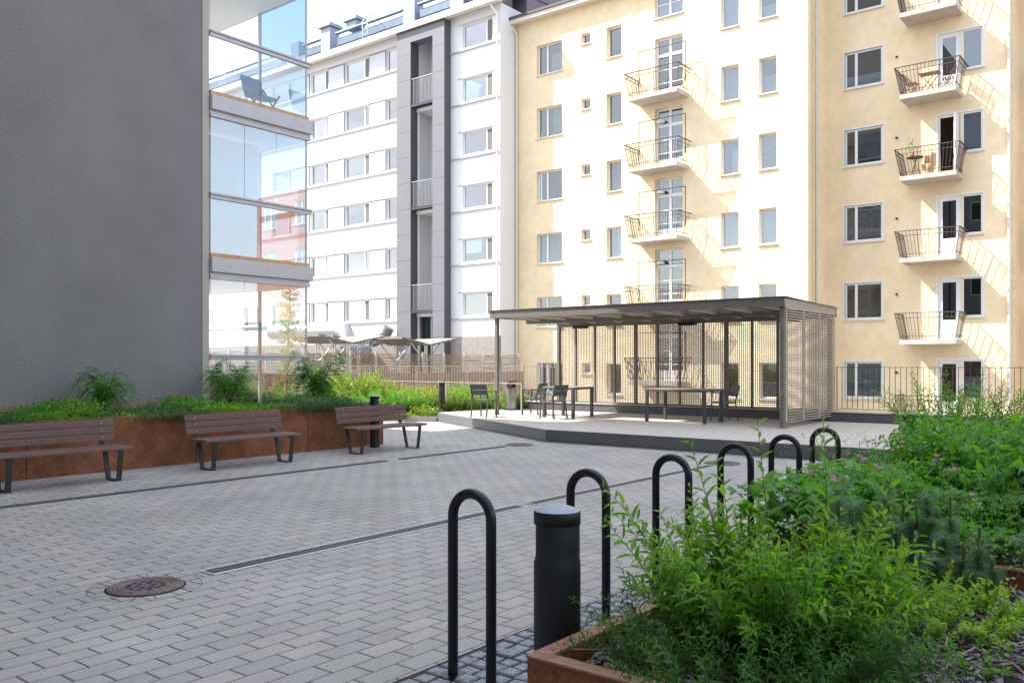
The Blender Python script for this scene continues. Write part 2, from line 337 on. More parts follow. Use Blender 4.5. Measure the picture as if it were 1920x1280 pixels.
def shrub(name,base,mat_,label,cat,ns,h,spread,leafL,leafW,per,kind='lance',group=None,t0=.15,var=None,stemr=.004,rb=.15,hvar=.35,azr=None,bend=.9,lift=.5):
    root=empty(name,base,label,cat,group); st=MB(); lv=Leaves(); P=[];D=[];Ls=[];VV=[]
    for i in range(ns):
        a=rnd(*azr) if azr else rnd(0,2*math.pi); r=rb*math.sqrt(random.random()); hh=h*rnd(1-hvar,1)
        b=(base[0]+math.cos(a)*r,base[1]+math.sin(a)*r,base[2]-.02)
        pts=stem_curve(b,a,rnd(.1,1)*spread,hh,bend); st.tube(pts,[stemr*(1-.75*k/(len(pts)-1)) for k in range(len(pts))],5,cap=False)
        ph=rnd(0,6)
        for k in range(per):
            t=t0+(1-t0)*(k+random.random()*.6)/per; q,d=lerp_path(pts,t)
            ph+=2.4; side=d.cross(Vector((0,0,1)));
            if side.length<.05: side=Vector((1,0,0))
            side.normalize(); oth=side.cross(d); o=side*math.cos(ph)+oth*math.sin(ph)
            dd=(o+d*lift+Vector((0,0,.1))).normalized()
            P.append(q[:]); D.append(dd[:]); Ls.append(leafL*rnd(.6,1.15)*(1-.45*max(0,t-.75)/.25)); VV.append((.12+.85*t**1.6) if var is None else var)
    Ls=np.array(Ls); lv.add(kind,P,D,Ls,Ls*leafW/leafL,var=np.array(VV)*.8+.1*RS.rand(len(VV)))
    st.build('stems',STEM,root); lv.build('foliage',mat_,root); return root
def cover(name,poly,z0,h,n,kind,L,W,m,label,cat,clump=9,var=.5,flat=.6,stuffkind='stuff',patch=None):
    """loose ground cover filling an axis aligned box (x0,x1,y0,y1)"""
    x0,x1,y0,y1=poly; lv=Leaves(); nc=max(1,n//60)
    cx=RS.uniform(x0,x1,nc); cy=RS.uniform(y0,y1,nc)
    if patch is not None:
        for _ in range(12):
            bad=(np.sin(cy*2.1+cx*.6)+.5*np.sin(cy*5.3+cx*2)+RS.normal(0,.25,nc))*patch<-.1; cy=np.where(bad,RS.uniform(y0,y1,nc),cy)
    ch=RS.uniform(.25,1,nc)**1.2*h*(.75+.45*np.sin(cy*2.3+cx)*np.sin(cy*.9+2))
    idx=RS.randint(0,nc,n); off=RS.normal(0,1,(n,3))*np.array([L*clump/3,L*clump/3,1])
    zz=RS.rand(n)**.6
    P=np.stack([np.clip(cx[idx]+off[:,0],x0,x1),np.clip(cy[idx]+off[:,1],y0,y1),z0+zz*ch[idx]],1)
    D=np.stack([RS.normal(0,1,n),RS.normal(0,1,n),RS.normal(0,1,n)*(1-flat)+.3],1)
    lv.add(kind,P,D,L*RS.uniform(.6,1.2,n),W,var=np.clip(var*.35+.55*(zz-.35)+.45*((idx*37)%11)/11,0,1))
    o=lv.build(name,m,None,(0,0,0)); return tag(o,label,cat,None,stuffkind)
exec_order=[]
# ================================================================ SETTING
tag(MB().quad((-400,-400,-1.5),(400,-400,-1.5),(400,400,-1.5),(-400,400,-1.5)).build('ground',GRND),kind='structure')
tag(MB().prism([(-24.4,-30),(24,-30),(24,20.35),(-24.4,20.35)],-1.6,0).build('paving',PAVE),kind='structure')
tag(MB().prism([(-60,-30),(-24.62,-30),(-24.62,33),(-60,33)],-1.6,.25).build('upper_yard',GRND),kind='structure')
# cobble strip beside the front planter
cb=MB(); y=.8
while y<10.3:
    x=-3.02+rnd(-.015,.015)
    while x<-1.93:
        sx=rnd(.078,.10); sy=rnd(.082,.098); t=rnd(-.006,.006); c=(x+sx/2,y+.05); a=rnd(-.08,.08)
        vs=[]; ca,sa=math.cos(a),math.sin(a); top=.010+t
        for (k,z) in ((1,-.01),(1,top-.006),(.84,top+.002)):
            for ux,uy in ((-1,-1),(1,-1),(1,1),(-1,1)):
                jx=ux*sx/2*k*rnd(.93,1.03); jy=uy*sy/2*k*rnd(.93,1.03); vs.append((c[0]+jx*ca-jy*sa,c[1]+jx*sa+jy*ca,z+rnd(-.001,.001)))
        cb.add(vs,[(0,1,5,4),(1,2,6,5),(2,3,7,6),(3,0,4,7),(4,5,9,8),(5,6,10,9),(6,7,11,10),(7,4,8,11),(8,9,10,11)])
        x+=sx+.012
    y+=.106
cobj=cb.build('cobble_strip',mat('granite_sett',(.20,.21,.24),.8,vs=28,col2=(.40,.42,.46),bump=.5,bs=220)); tag(cobj,kind='structure')
tag(MB().quad((-3.05,.7,.004),(-1.8,.7,.004),(-1.8,10.4,.004),(-3.05,10.4,.004)).build('joint_sand',mat('joint_sand',(.035,.033,.030),.95,var=.4,vs=40)),kind='structure')
# bark crumbs scattered on the paving
db=Leaves(); n=520; P=np.stack([RS.uniform(-11,-3,n),RS.uniform(1,13,n),np.full(n,.004)],1); P[:n//2,0]=RS.uniform(-6.5,-3.1,n//2); P[:n//2,1]=RS.uniform(1.5,7,n//2)
db.add('small',P,np.stack([RS.normal(0,1,n),RS.normal(0,1,n),RS.normal(0,.1,n)],1),RS.uniform(.006,.016,n),.008,jit=.15)
tag(db.build('paving_crumbs',mat('crumb',(.03,.025,.02),.9),None,(0,0,0)),'tiny dark crumbs and seeds scattered over the grey pavers','crumbs',None,'stuff')
# timber deck: boards along X, clipped by the diagonal front edge
dk=MB(); ZD=.24
def deck_x0(y): return -15.8 if y>=16.9 else -10.02-(y-13.86)*(5.78/3.04)
y=13.90
while y<19.78:
    y1=min(y+.138,19.80); xa=deck_x0(y+.004); xb=deck_x0(y1)
    ex=[xb if False else max(xa,xb)]
    xs=[deck_x0(y),]; cuts=sorted(rnd(-14,3) for _ in range(3))
    xl0,xl1=deck_x0(y),deck_x0(y1)
    segs=[c for c in cuts if c>max(xl0,xl1)+.6]+[4.0]; p0,p1=xl0+.01,xl1+.01
    for c in segs:
        z=ZD+rnd(-.0012,.0012); dk.add([(p0,y+.006,z-.03),(c-.003,y+.006,z-.03),(c-.003,y1-.006,z-.03),(p1,y1-.006,z-.03),(p0,y+.006,z),(c-.003,y+.006,z),(c-.003,y1-.006,z),(p1,y1-.006,z)],[(4,5,6,7),(0,1,5,4),(1,2,6,5),(2,3,7,6),(3,0,4,7)])
        p0=p1=c+.003
    y=y1
tag(dk.build('deck',DECK),kind='structure')
tag(MB().prism([(-9.99,13.915),(3.98,13.915),(3.98,19.79),(-15.76,19.79),(-15.76,16.92)],.002,.205).build('deck_underside',SLOT),kind='structure')
t=empty('deck_edging',(-10.02,13.86,0),'anthracite steel skirting along the front and angled side of the timber deck','edging')
e=MB(); e.bar((-10.02,13.87,.125),(3.98,13.87,.125),.03,.222); e.build('front_plate',mat('edging_steel',(.13,.13,.135),.55,.3,var=.1,vs=2),t)
e=MB(); e.bar((-10.035,13.868,.125),(-15.80,16.90,.125),.03,.222); e.build('side_plate',mat('edging_steel2',(.15,.16,.17),.5,.3,var=.08,vs=2),t)
e=MB(); e.bar((-10.2,13.80,.006),(3.98,13.80,.006),.05,.012); e.build('base_strip',GALV,t)
# kerb under the railing
tag(MB().bbox(-24.3,-16,19.83,20.3,0,.42,.01).bbox(-15.95,3.9,19.83,20.3,0,.44,.01).build('railing_kerb',mat('kerb_flashing',(.10,.10,.11),.6,var=.15,vs=4)),'dark grey upstand kerb running under the yard railing','kerb')
tag(MB().bbox(-24.3,3.9,19.80,20.33,.443,.462,.004).build('kerb_capping',mat('kerb_cap',(.50,.44,.38),.5,.2,var=.06)),'pale metal capping along the top of the dark kerb','capping')
# planting bed left of the deck
tag(MB().prism([(-15.9,17.0),(-15.9,19.82),(-24.3,19.82),(-24.3,16.1),(-17.2,16.1)],.002,.10).build('planting_soil',SOIL),kind='structure')
tag(MB().prism([(-15.83,16.86),(-15.83,17.02),(-17.15,16.1),(-24.3,16.1),(-24.3,15.98),(-17.12,15.98)],.0,.13).build('bed_kerb',mat('bed_kerb',(.42,.41,.39),.8,var=.1,vs=5)),'pale concrete kerb edging the sunny shrub bed','kerb')

# ================================================================ BUILDING HELPERS
def wall_holes(mb,x0,x1,z0,z1,Y,holes,dep=.2):
    hs=[(max(a,x0),min(b,x1),max(c,z0),min(d,z1)) for a,b,c,d in holes if a<x1 and b>x0 and c<z1 and d>z0]
    xs=sorted({x0,x1,*[h[0] for h in hs],*[h[1] for h in hs]}); zs=sorted({z0,z1,*[h[2] for h in hs],*[h[3] for h in hs]})
    for i in range(len(xs)-1):
        run=None
        for j in range(len(zs)-1):
            cx=(xs[i]+xs[i+1])/2; cz=(zs[j]+zs[j+1])/2
            inh=any(h[0]<cx<h[1] and h[2]<cz<h[3] for h in hs)
            if not inh: run=run if run is not None else zs[j]
            if (inh or j==len(zs)-2) and run is not None:
                zt=zs[j] if inh else zs[j+1]
                if zt>run: mb.quad((xs[i],Y,run),(xs[i+1],Y,run),(xs[i+1],Y,zt),(xs[i],Y,zt))
                run=None
    for a,b,c,d in hs:
        mb.quad((a,Y,c),(a,Y+dep,c),(a,Y+dep,d),(a,Y,d)); mb.quad((b,Y,c),(b,Y,d),(b,Y+dep,d),(b,Y+dep,c))
        mb.quad((a,Y,d),(a,Y+dep,d),(b,Y+dep,d),(b,Y,d)); mb.quad((a,Y,c),(b,Y,c),(b,Y+dep,c),(a,Y+dep,c))
def drape(x0,x1,z0,z1,Y,amp=.03,wl=.13,gather=0):
    mb=MB(); n=max(6,int((x1-x0)/wl*5)); vs=[]
    for j,(z,g) in enumerate(((z1,0),((z0+z1)/2,gather*.6),(z0,gather))):
        for i in range(n+1):
            u=i/n; x=x0+(x1-x0)*(u*(1-g)); vs.append((x,Y+amp*math.sin(u*(x1-x0)/wl*6.28+j*.4),z))
    return mb.add(vs,[(j*(n+1)+i,j*(n+1)+i+1,(j+1)*(n+1)+i+1,(j+1)*(n+1)+i) for j in range(2) for i in range(n)],True)
def window(b,x0,x1,z0,z1,Y,rec=.12,div=(.36,),fr=.065,cur=None,sill=True,gm=None,fm=WHT,sillm=CREAM,trim=0,transom=None,bars=()):
    f=MB(); y0,y1=Y+rec,Y+rec+.06
    f.box(x0,x0+fr,y0,y1,z0,z1).box(x1-fr,x1,y0,y1,z0,z1).box(x0+fr,x1-fr,y0,y1,z0,z0+fr).box(x0+fr,x1-fr,y0,y1,z1-fr,z1)
    for d in div: xm=x0+(x1-x0)*d; f.box(xm-fr*.65,xm+fr*.65,y0-.004,y1-.004,z0+fr,z1-fr)
    if transom: zt=z0+(z1-z0)*transom; f.box(x0+fr,x1-fr,y0-.008,y1-.008,zt-fr*.8,zt+fr*.8)
    for zb in bars: z=z0+(z1-z0)*zb; f.box(x0+fr,x1-fr,y0+.006,y1-.012,z-.018,z+.018)
    if trim: # painted casing round the opening
        f.box(x0-trim,x0,Y-.012,Y+.05,z0-trim,z1+trim).box(x1,x1+trim,Y-.012,Y+.05,z0-trim,z1+trim).box(x0,x1,Y-.012,Y+.05,z1,z1+trim)
    fo=f.build('window',fm,b)
    MB().box(x0+fr*.5,x1-fr*.5,y0+.028,y0+.034,z0+fr*.5,z1-fr*.5).build('pane',gm or GLW,fo)
    if sill: MB().box(x0-.05,x1+.05,Y-.075,Y+rec,z0-.055,z0-.012).build('sill',sillm,fo)
    yc=y0+.16
    if cur=='drape': drape(x0,x1,z0,z1,yc).build('curtain',CURT,fo)
    elif cur=='side': drape(x0+(x1-x0)*.5,x1,z0,z1,yc,gather=.45).build('curtain',CURT,fo)
    elif cur=='pair':
        c=drape(x0,x0+(x1-x0)*.3,z0,z1,yc); c.add([( 2*((x0+x1)/2)-v[0],v[1],v[2]) for v in c.v[:]],c.f[:],True); c.build('curtain',CURT,fo)
    elif cur=='dark': drape(x0,x1,z0,z1,yc,.025,.2).build('curtain',CURD,fo)
    elif cur=='blind': MB().box(x0,x1,yc,yc+.01,z0,z1).build('blind',CURT,fo)
    elif cur=='half': MB().box(x0,x1,yc,yc+.01,z0,z0+(z1-z0)*rnd(.35,.7)).build('blind',CURT,fo)
    elif cur=='right': MB().box(x0+(x1-x0)*.45,x1,yc,yc+.01,z0,z0+(z1-z0)*rnd(.55,.8)).build('blind',CURT,fo)  # lower-right sheet; on the white building it imitates a pale reflection
    return fo
def balcony(b,x0,x1,Yw,dep,zb,th=.17,fl=.12,rail=.98,gap=.115,awn=None,mid=True):
    """concrete slab with an outward-leaning bar railing; Yw is the wall face"""
    yf=Yw-dep; s=MB(); s.prism([(x0,Yw+.02),(x0,yf),(x1,yf),(x1,Yw+.02)],zb,zb+th); so=s.build('balcony',CONC,b)
    r=MB(); zt=zb+th; zr=zt+rail
    top=[(x0-fl,Yw+.01,zr),(x0-fl,yf-fl*.9,zr),(x1+fl,yf-fl*.9,zr),(x1+fl,Yw+.01,zr)]
    bot=[(x0+.03,Yw+.01,zt+.02),(x0+.03,yf+.03,zt+.02),(x1-.03,yf+.03,zt+.02),(x1-.03,Yw+.01,zt+.02)]
    def at(a,c,u): return tuple(a[i]+(c[i]-a[i])*u for i in range(3))
    for k in range(3):
        r.bar(top[k],top[k+1],.045,.024)
        for u in (.12,.82):
            r.bar(at(bot[k],top[k],u),at(bot[k+1],top[k+1],u),.018)
        L=(Vector(top[k+1])-Vector(top[k])).length; n=int(L/gap)
        for i in range(n+1):
            t=i/n; r.bar(at(bot[k],bot[k+1],t),at(top[k],top[k+1],t),.0135 if i%6 else .021)
    r.build('railing',RUSTB,so)
    if awn:
        xa,xb,ya,zt2=awn; a=MB(); a.bar((xa,ya,zt+.4),(xa,ya,zt2),.028); a.bar((xb,ya,zt+.4),(xb,ya,zt2),.028); a.bar((xa,ya,zt2),(xb,ya,zt2),.028); a.build('awning_frame',RUSTB,so)
    return so

# ================================================================ YELLOW APARTMENT BUILDING
Y1,Y2,Y3=33.2,35.25,36.9
yb=empty('yellow_building',(-15,33.2,-1.5),'tall pale yellow rendered apartment building with stacked concrete balconies','apartment building')
X0,X1,X2,X3=-26.2,-11.61,-4.98,6.0
TOP=17.95; BOT=-1.5
rowsA=[(16.68,1.42),(13.69,1.42),(10.68,1.41),(7.70,1.41),(4.69,1.41),(1.58,1.40),]
holes=[];wins=[]
curs=['blind','right','side','drape','drape','drape']
for i,(zt,h) in enumerate(rowsA):
    wins.append((-24.60,-23.13,zt-h,zt,(.36,),.16,[ 'right','side',None,'drape','drape',None][i]))
    wins.append((-22.05,-21.56,zt-.02-.48,zt-.02,(),.16,None))
    wins.append((-20.70,-19.93,zt-.05-1.37,zt-.05,(),.2,[None,None,'dark','side','blind',None][i]))
    wins.append((-15.19,-14.42,zt-1.42,zt,(),.16,['blind','blind','right','drape','blind',None][i]))
    wins.append((-13.57,-12.85,zt-1.42,zt,(),.16,['half','half','dark','drape','right','half'][i]))
for (a,b,c,d,dv,rc,cu) in wins: holes.append((a,b,c,d))
doors=[(12.94+.02-3.03*k) for k in range(5)]
for z in doors: holes.append((-18.25,-16.92,z,z+2.58))
holes.append((-18.25,-16.92,16.42,17.72))
wm=MB(); wall_holes(wm,X0,X1,BOT,TOP,Y1,holes,.3)
wm.quad((X1,Y1,BOT),(X1,Y2,BOT),(X1,Y2,TOP),(X1,Y1,TOP))
h2=[];w2=[]
for i,zt in enumerate([16.86,13.87,10.80,7.79,4.72,1.62]):
    w2.append((-10.86,-9.42,zt-1.44,zt,(.30,),[None,'half',None,'dark',None,'blind'][i])); h2.append((-10.86,-9.42,zt-1.44,zt))
slabR=[2.25+3.03*k for k in range(-1,6)]
dr=[]
for k in range(-1,5):
    zt=slabR[k+1]+.19+2.28; dr.append((k,zt)); h2+= [(-7.46,-6.70,slabR[k+1]+.20,zt),(-6.66,-5.96,zt-1.46,zt)]
wall_holes(wm,X1,X2,BOT,TOP+.9,Y2,h2,.24)
wm.quad((X2,Y2,BOT),(X2,Y3,BOT),(X2,Y3,TOP+.9),(X2,Y2,TOP+.9))
wall_holes(wm,X2,X3,BOT,TOP+.9,Y3,[],.2)
wm.quad((X3,Y3,BOT),(X3,Y3+9,BOT),(X3,Y3+9,TOP+.9),(X3,Y3,TOP+.9))
wm.build('wall',YEL,yb)
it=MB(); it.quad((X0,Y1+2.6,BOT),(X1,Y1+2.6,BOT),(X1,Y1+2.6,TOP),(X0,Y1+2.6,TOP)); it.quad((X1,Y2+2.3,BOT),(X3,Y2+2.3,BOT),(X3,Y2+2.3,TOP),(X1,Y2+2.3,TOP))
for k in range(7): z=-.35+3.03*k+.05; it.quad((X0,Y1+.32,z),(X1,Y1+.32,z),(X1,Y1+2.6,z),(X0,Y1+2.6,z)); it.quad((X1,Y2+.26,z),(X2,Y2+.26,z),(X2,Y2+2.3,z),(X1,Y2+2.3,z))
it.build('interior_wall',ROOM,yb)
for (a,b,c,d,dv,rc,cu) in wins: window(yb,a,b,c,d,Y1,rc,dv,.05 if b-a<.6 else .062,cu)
window(yb,-18.25,-16.92,16.42,17.72,Y1,.16,(.5,),.07,'half',bars=(.45,))
for i,z in enumerate(doors):
    if i<4 or True:
        f=window(yb,-18.25,-16.92,z,z+2.58,Y1,.18,(.5,),.085,[None,'half','half',None,'half'][i],sill=False,transom=.72,bars=(.26,.48))
        MB().box(-18.17,-17.0,Y1+.17,Y1+.20,z+.05,z+.42).build('door_panel',WHT,f)
        if i in (1,2,3): MB().lathe((-17.95,Y1-.02,z+1.95),[(.02,.18),(.05,.17),(.16,.06),(.17,0),(.15,-.01)],14).build('wall_lamp',WHT,f)
for k in range(5): balcony(yb,-18.96,-16.66,Y1,1.05,12.75-3.03*k,awn=(-18.79,-16.58,Y1-.42,12.75-3.03*k+.185+2.05))
for i,(a,b,c,d,dv,cu) in enumerate(w2): window(yb,a,b,c,d,Y2,.05,dv,.075,cu,trim=.05)
for k,zt in dr:
    zb=slabR[k+1]+.20
    f=MB(); f.box(-7.46,-7.39,Y2+.05,Y2+.11,zb,zt).box(-6.77,-6.70,Y2+.05,Y2+.11,zb,zt).box(-7.39,-6.77,Y2+.05,Y2+.11,zt-.08,zt)
    opn=(k==2)
    if not opn:
        f.box(-7.39,-7.31,Y2+.06,Y2+.10,zb,zt-.08).box(-6.85,-6.77,Y2+.06,Y2+.10,zb,zt-.08).box(-7.31,-6.85,Y2+.062,Y2+.098,zb,zb+.72).box(-7.31,-6.85,Y2+.06,Y2+.10,zt-.16,zt-.08)
    f.box(-7.52,-7.462,Y2-.012,Y2+.05,zb,zt+.06).box(-7.46,-5.90,Y2-.012,Y2+.05,zt+.002,zt+.06).box(-5.958,-5.90,Y2-.012,Y2+.05,zt-1.5,zt)
    fo=f.build('balcony_door',WHT,yb)
    if not opn: MB().box(-7.33,-6.83,Y2+.075,Y2+.082,zb+.7,zt-.12).build('pane',GLW,fo)
    else: MB().box(-6.80,-6.74,Y2-.62,Y2+.04,zb+.03,zt-.1).build('door_leaf',WHT,fo)
    window(yb,-6.66,-5.96,zt-1.46,zt,Y2,.05,(),.065,[ 'half',None,None,'drape',None,'blind'][k+1])
for k,z in enumerate(slabR): balcony(yb,-8.53,-6.62,Y2,1.12,z,fl=.14,gap=.125)
for k,z in enumerate(slabR[:-1]): balcony(yb,-3.9,-2.0,Y3,1.12,z+.1,fl=.14,gap=.125)
# eaves, roof, rainwater pipes
e=MB(); e.box(X0,X1+.4,Y1-.42,Y1,TOP,TOP+.05).box(X0,X1+.4,Y1-.50,Y1-.42,TOP-.06,TOP+.20); e.build('eaves',CREAM,yb)
e=MB(); e.quad((X0-.1,Y1-.53,TOP+.22),(X1+.4,Y1-.53,TOP+.22),(X1+.4,Y1+7,TOP+3.2),(X0-.1,Y1+7,TOP+3.2)).box(X0-.1,X1+.4,Y1-.58,Y1-.50,TOP+.13,TOP+.24); e.box(X1+.4,X3,Y2-.5,Y2+9,TOP+.95,TOP+1.1); e.build('roof',mat('dark_sheet_roof',(.10,.075,.07),.5,.3),yb)
def pipe(b,x,y,z0,z1,r=.05,m=None,kick=True):
    p=MB(); pts=[(x,y,z0),(x,y,z1-.55)]
    if kick: pts+=[(x,y-.06,z1-.42),(x-.12,y-.3,z1-.12),(x-.14,y-.34,z1)]
    else: pts+=[(x,y,z1)]
    p.tube(pts,r,10)
    for k in range(int((z1-z0)/2.4)): p.tube([(x,y,z0+1+2.4*k),(x,y,z0+1.05+2.4*k)],r*1.25,10)
    p.build('downpipe',m or CREAM,b)
pipe(yb,-25.75,Y1-.09,BOT,TOP+.02,.055)
pipe(yb,X1+.16,Y1+.45,BOT,TOP,.05,kick=False,m=GALV); pipe(yb,X2-.13,Y2-.09,BOT,TOP+.8,.06,kick=False)
for z in (13.3,10.2,7.1,4.2,1.2): MB().lathe((-8.9,Y2-.05,z),[(.0,.05),(.04,.03),(.04,-.03),(0,-.05)],8).build('wall_hook',BLK,yb)
# fire wall and red flashing at the left end of the roof
g=MB(); g.prism([(X0-.6,Y1+.9),(X0+.3,Y1+.9),(X0+.3,Y1+9),(X0-.6,Y1+9)],16,23.0); g.build('fire_wall',mat('purple_grey_render',(.24,.21,.25),.9,var=.1),yb)
g=MB(); g.quad((X0+.3,Y1-.2,TOP+.35),(X0+1.9,Y1-.2,TOP+.35),(X0+1.9,Y1+7,TOP+3.6),(X0+.3,Y1+7,TOP+3.6)); g.build('roof_flashing',ROOFR,yb)

# ================================================================ WHITE APARTMENT BUILDING
W=32.0; WX0,WX1=-62.0,-25.85; WT=18.72
wb=empty('white_building',(-40,32,.2),'white apartment building with long window bands and a grey framed stair bay','apartment building')
course=[16.93-2.635*k for k in range(6)]
wins=[];holes=[]
def L(a,b,c,d): holes.append((a,b,c,d))
cells=[(-39.92,-38.40),(-36.97,-35.02),(-33.65,-32.50),(-46.4,-44.9),(-43.6,-41.7),(-51.5,-49.8),(-55.5,-53.6),(-28.26,-26.36)]
for i,zc in enumerate(course):
    for a,b in cells:
        c,d=zc+.12,zc+1.24; wins.append((a,b,c,d,i)); L(a,b,c,d)
FX0,FX1=-32.40,-29.06
wm=MB()
wall_holes(wm,WX0,-32.1,.2,WT,W,holes,.16); wall_holes(wm,FX1-.3,WX1,2.86,WT,W,holes,.16)
wm.quad((WX1,W,.2),(WX1,Y1,.2),(WX1,Y1+3,WT),(WX1,W,WT))
# loggia interior
wm.quad((-31.42,W+.12,.2),(-31.42,33.05,.2),(-31.42,33.05,WT),(-31.42,W+.12,WT)); wm.quad((-31.42,33.05,.2),(-29.3,33.05,.2),(-29.3,33.05,WT),(-31.42,33.05,WT))
wm.build('wall',WHITEP,wb)
st=MB(); st.box(FX1-.2,WX1,W-.03,W+.02,.2,2.86); st.box(WX0,-32.2,W-.03,W+.02,.2,2.62); st.build('granite_base',STONE,wb)
it=MB(); it.quad((WX0,W+2.4,.2),(FX0,W+2.4,.2),(FX0,W+2.4,WT),(WX0,W+2.4,WT)); it.quad((FX1,W+2.4,.2),(WX1-.05,W+2.4,.2),(WX1-.05,W+2.4,WT),(FX1,W+2.4,WT)); 
for zc in course: it.quad((WX0,W+.2,zc-.9),(-32.5,W+.2,zc-.9),(-32.5,W+2.4,zc-.9),(WX0,W+2.4,zc-.9)); it.quad((FX1,W+.2,zc-.9),(WX1-.05,W+.2,zc-.9),(WX1-.05,W+2.4,zc-.9),(FX1,W+2.4,zc-.9))
it.build('interior_wall',ROOM,wb)
for a,b,c,d,i in wins:
    cu=random.choice(['right','right','half','blind','drape'])  # white part-height blinds stand in for pale reflections in these panes
    fo=window(wb,a,b,c,d,W,.10,(.78,) ,.055,cu,sill=False,fm=WHT,gm=GLP)
    if i%3!=1 or a>-30: MB().box(a+(b-a)*.82,b-.06,W+.085,W+.10,c+.06,d-.06).build('vent_sash',mat('vent_sash',(.16,.14,.13),.7),fo)
ld=MB(); pn=MB()
for zc in course:
    for a,b in ((WX0,FX0-.02),(FX1+.02,WX1-.12)): ld.box(a,b,W-.085,W,zc-.03,zc+.035)
    for a,b in ((WX0,FX0-.02),(FX1+.5,WX1-.25)): ld.box(a,b,W-.03,W,zc+1.27,zc+1.31)
ld.build('ledge',mat('grey_ledge',(.42,.43,.47),.6),wb)
for zc in course:
    for a,b in ((-38.38,-36.99),(-35.0,-33.67),(-41.6,-40.0)): MB().box(a+.05,b-.05,W-.03,W-.012,zc+.10,zc+1.20).build('facade_panel',mat('shaded_panel',(.60,.61,.67),.6,var=.04),wb)  # white panels, their shading put into a lilac grey colour
pf=MB()
for zc in course: pf.box(WX0,FX0-.03,W-.012,W-.001,zc+.05,zc+.118); pf.box(-43,-41.72,W-.012,W-.001,zc+1.242,zc+1.265)
for zc in course:
    for a,b in ((-38.38,-36.99),(-35.0,-33.67),(-41.6,-40.0)): MB().box(a,b,W-.0115,W-.0005,zc+.12,zc+1.25).build('panel_frame',mat('panel_reveal',(.12,.12,.14),.7),wb)
# grey frame of the stair bay
fr=MB(); YF=31.53
fr.box(FX0,-31.40,YF,W+.12,.2,18.60); fr.box(-29.86,FX1,YF,W+.12,.2,18.60); fr.box(-31.40,-29.86,YF,W+.12,17.95,18.60); fo=fr.build('bay_frame',DKP,wb)
s2=MB(); s2.box(-31.398,-31.385,YF+.01,W+.11,.2,17.95); s2.box(FX1+.001,FX1+.012,YF+.01,W-.01,.2,18.55); s2.box(FX0,FX1,YF-.02,YF,18.52,18.62); s2.build('side_lining',DKS,fo)
for zb in (14.78,9.52,4.26):
    s=MB(); s.box(-31.38,-29.87,W-.05,33.0,zb-.32,zb-.14); so=s.build('loggia_slab',WHITEP,wb)
    r=MB(); r.bar((-31.7,YF+.06,zb+1.28),(-29.87,YF+.06,zb+1.28),.05,.03)
    for k in range(16): x=-31.34+.095*k; r.bar((x,YF+.07,zb-.04),(x,YF+.07,zb+1.28),.014)
    r.build('railing',GALV,so)
    g=MB(); 
    for k in range(16): x=-31.35+.095*k; g.box(x,x+.035,YF+.02,W+.5,zb-.10,zb-.03)
    g.box(-31.39,-29.87,YF+.02,YF+.06,zb-.14,zb-.02); g.build('grating_floor',DKM,so)
    p=MB(); p.box(-31.36,-31.27,W+.0,W+.09,zb-5.2,zb-.33); p.build('corner_post',WHT,so)
for z in (15.2,12.3,9.9,7.3,4.7):
    f=MB(); f.box(-30.35,-29.72,33.0,33.04,z,z+1.25); fo=f.build('stair_window',WHT,wb); MB().box(-30.27,-29.8,32.985,32.997,z+.08,z+1.17).build('pane',mat('dark_glass',(.03,.04,.045),.06,spec=.8),fo)
f=MB(); f.box(-31.36,-29.9,32.30,32.36,.25,4.0); fo=f.build('entrance_door',mat('green_dark_glass',(.02,.035,.04),.06,spec=.9),wb)
q=MB(); 
for x in (-31.34,-30.62,-29.95): q.box(x-.03,x+.03,32.24,32.30,.25,4.0)
q.box(-31.36,-29.9,32.24,32.30,2.55,2.65); q.box(-31.36,-29.9,32.24,32.3,3.94,4.02); q.build('door_frame',GALV,fo)
q=MB(); q.lathe((-30.15,W-.25,4.15),[(0,-.12),(.12,-.1),(.17,0),(.12,.1),(0,.12)],16); q.build('porch_lamp',GALV,wb)
# eaves and roof
e=MB(); e.box(WX0,WX1+.25,31.45,31.75,18.62,18.74).quad((WX0,31.6,18.62),(WX1+.25,31.6,18.62),(WX1+.25,W,18.78),(WX0,W,18.78)).box(WX0,WX1+.25,31.36,31.45,18.58,18.88); e.build('eaves',CREAM,wb)
e=MB(); e.quad((WX0,31.4,18.9),(WX1+.25,31.4,18.9),(WX1+.25,34,19.75),(WX0,34,19.75)); e.quad((WX0,34,19.75),(WX1,34,19.75),(WX1,40,20.2),(WX0,40,20.2)); e.build('roof',ROOFB,wb)
def duct(x0,x1,z0,z1,y0,y1,m): return MB().bbox(x0,x1,y0,y1,z0,z1,.03)
dct=MB()
for a,b in ((-62,-44.0),(-41.8,-39.9),(-38.8,-33.4),(-32.2,-26.5)): dct.bbox(a,b,33.0,33.45,19.85,20.32,.03); dct.tube([(a,32.95,20.55),(b,32.95,20.55)],.09,10); dct.bbox(a,b,33.02,33.1,19.45,19.83,.01)
dct.build('roof_duct',ROOFB,wb)
def vent(x,z,wd,h,hood=True):
    v=MB(); v.bbox(x,x+wd,32.85,33.55,z,z+h,.03)
    if hood: v.add([(x-.12,32.7,z+h),(x+wd+.12,32.7,z+h),(x+wd+.12,33.7,z+h),(x-.12,33.7,z+h),(x-.12,32.7,z+h+.18),(x+wd+.12,32.7,z+h+.18),(x+wd+.12,33.7,z+h+.18),(x-.12,33.7,z+h+.18)],[(0,1,5,4),(1,2,6,5),(2,3,7,6),(3,0,4,7),(4,5,6,7),(0,3,2,1)])
    return v
vent(-40.1,19.5,.85,1.6).build('roof_vent',mat('vent_grey',(.30,.34,.40),.5,.3),wb)
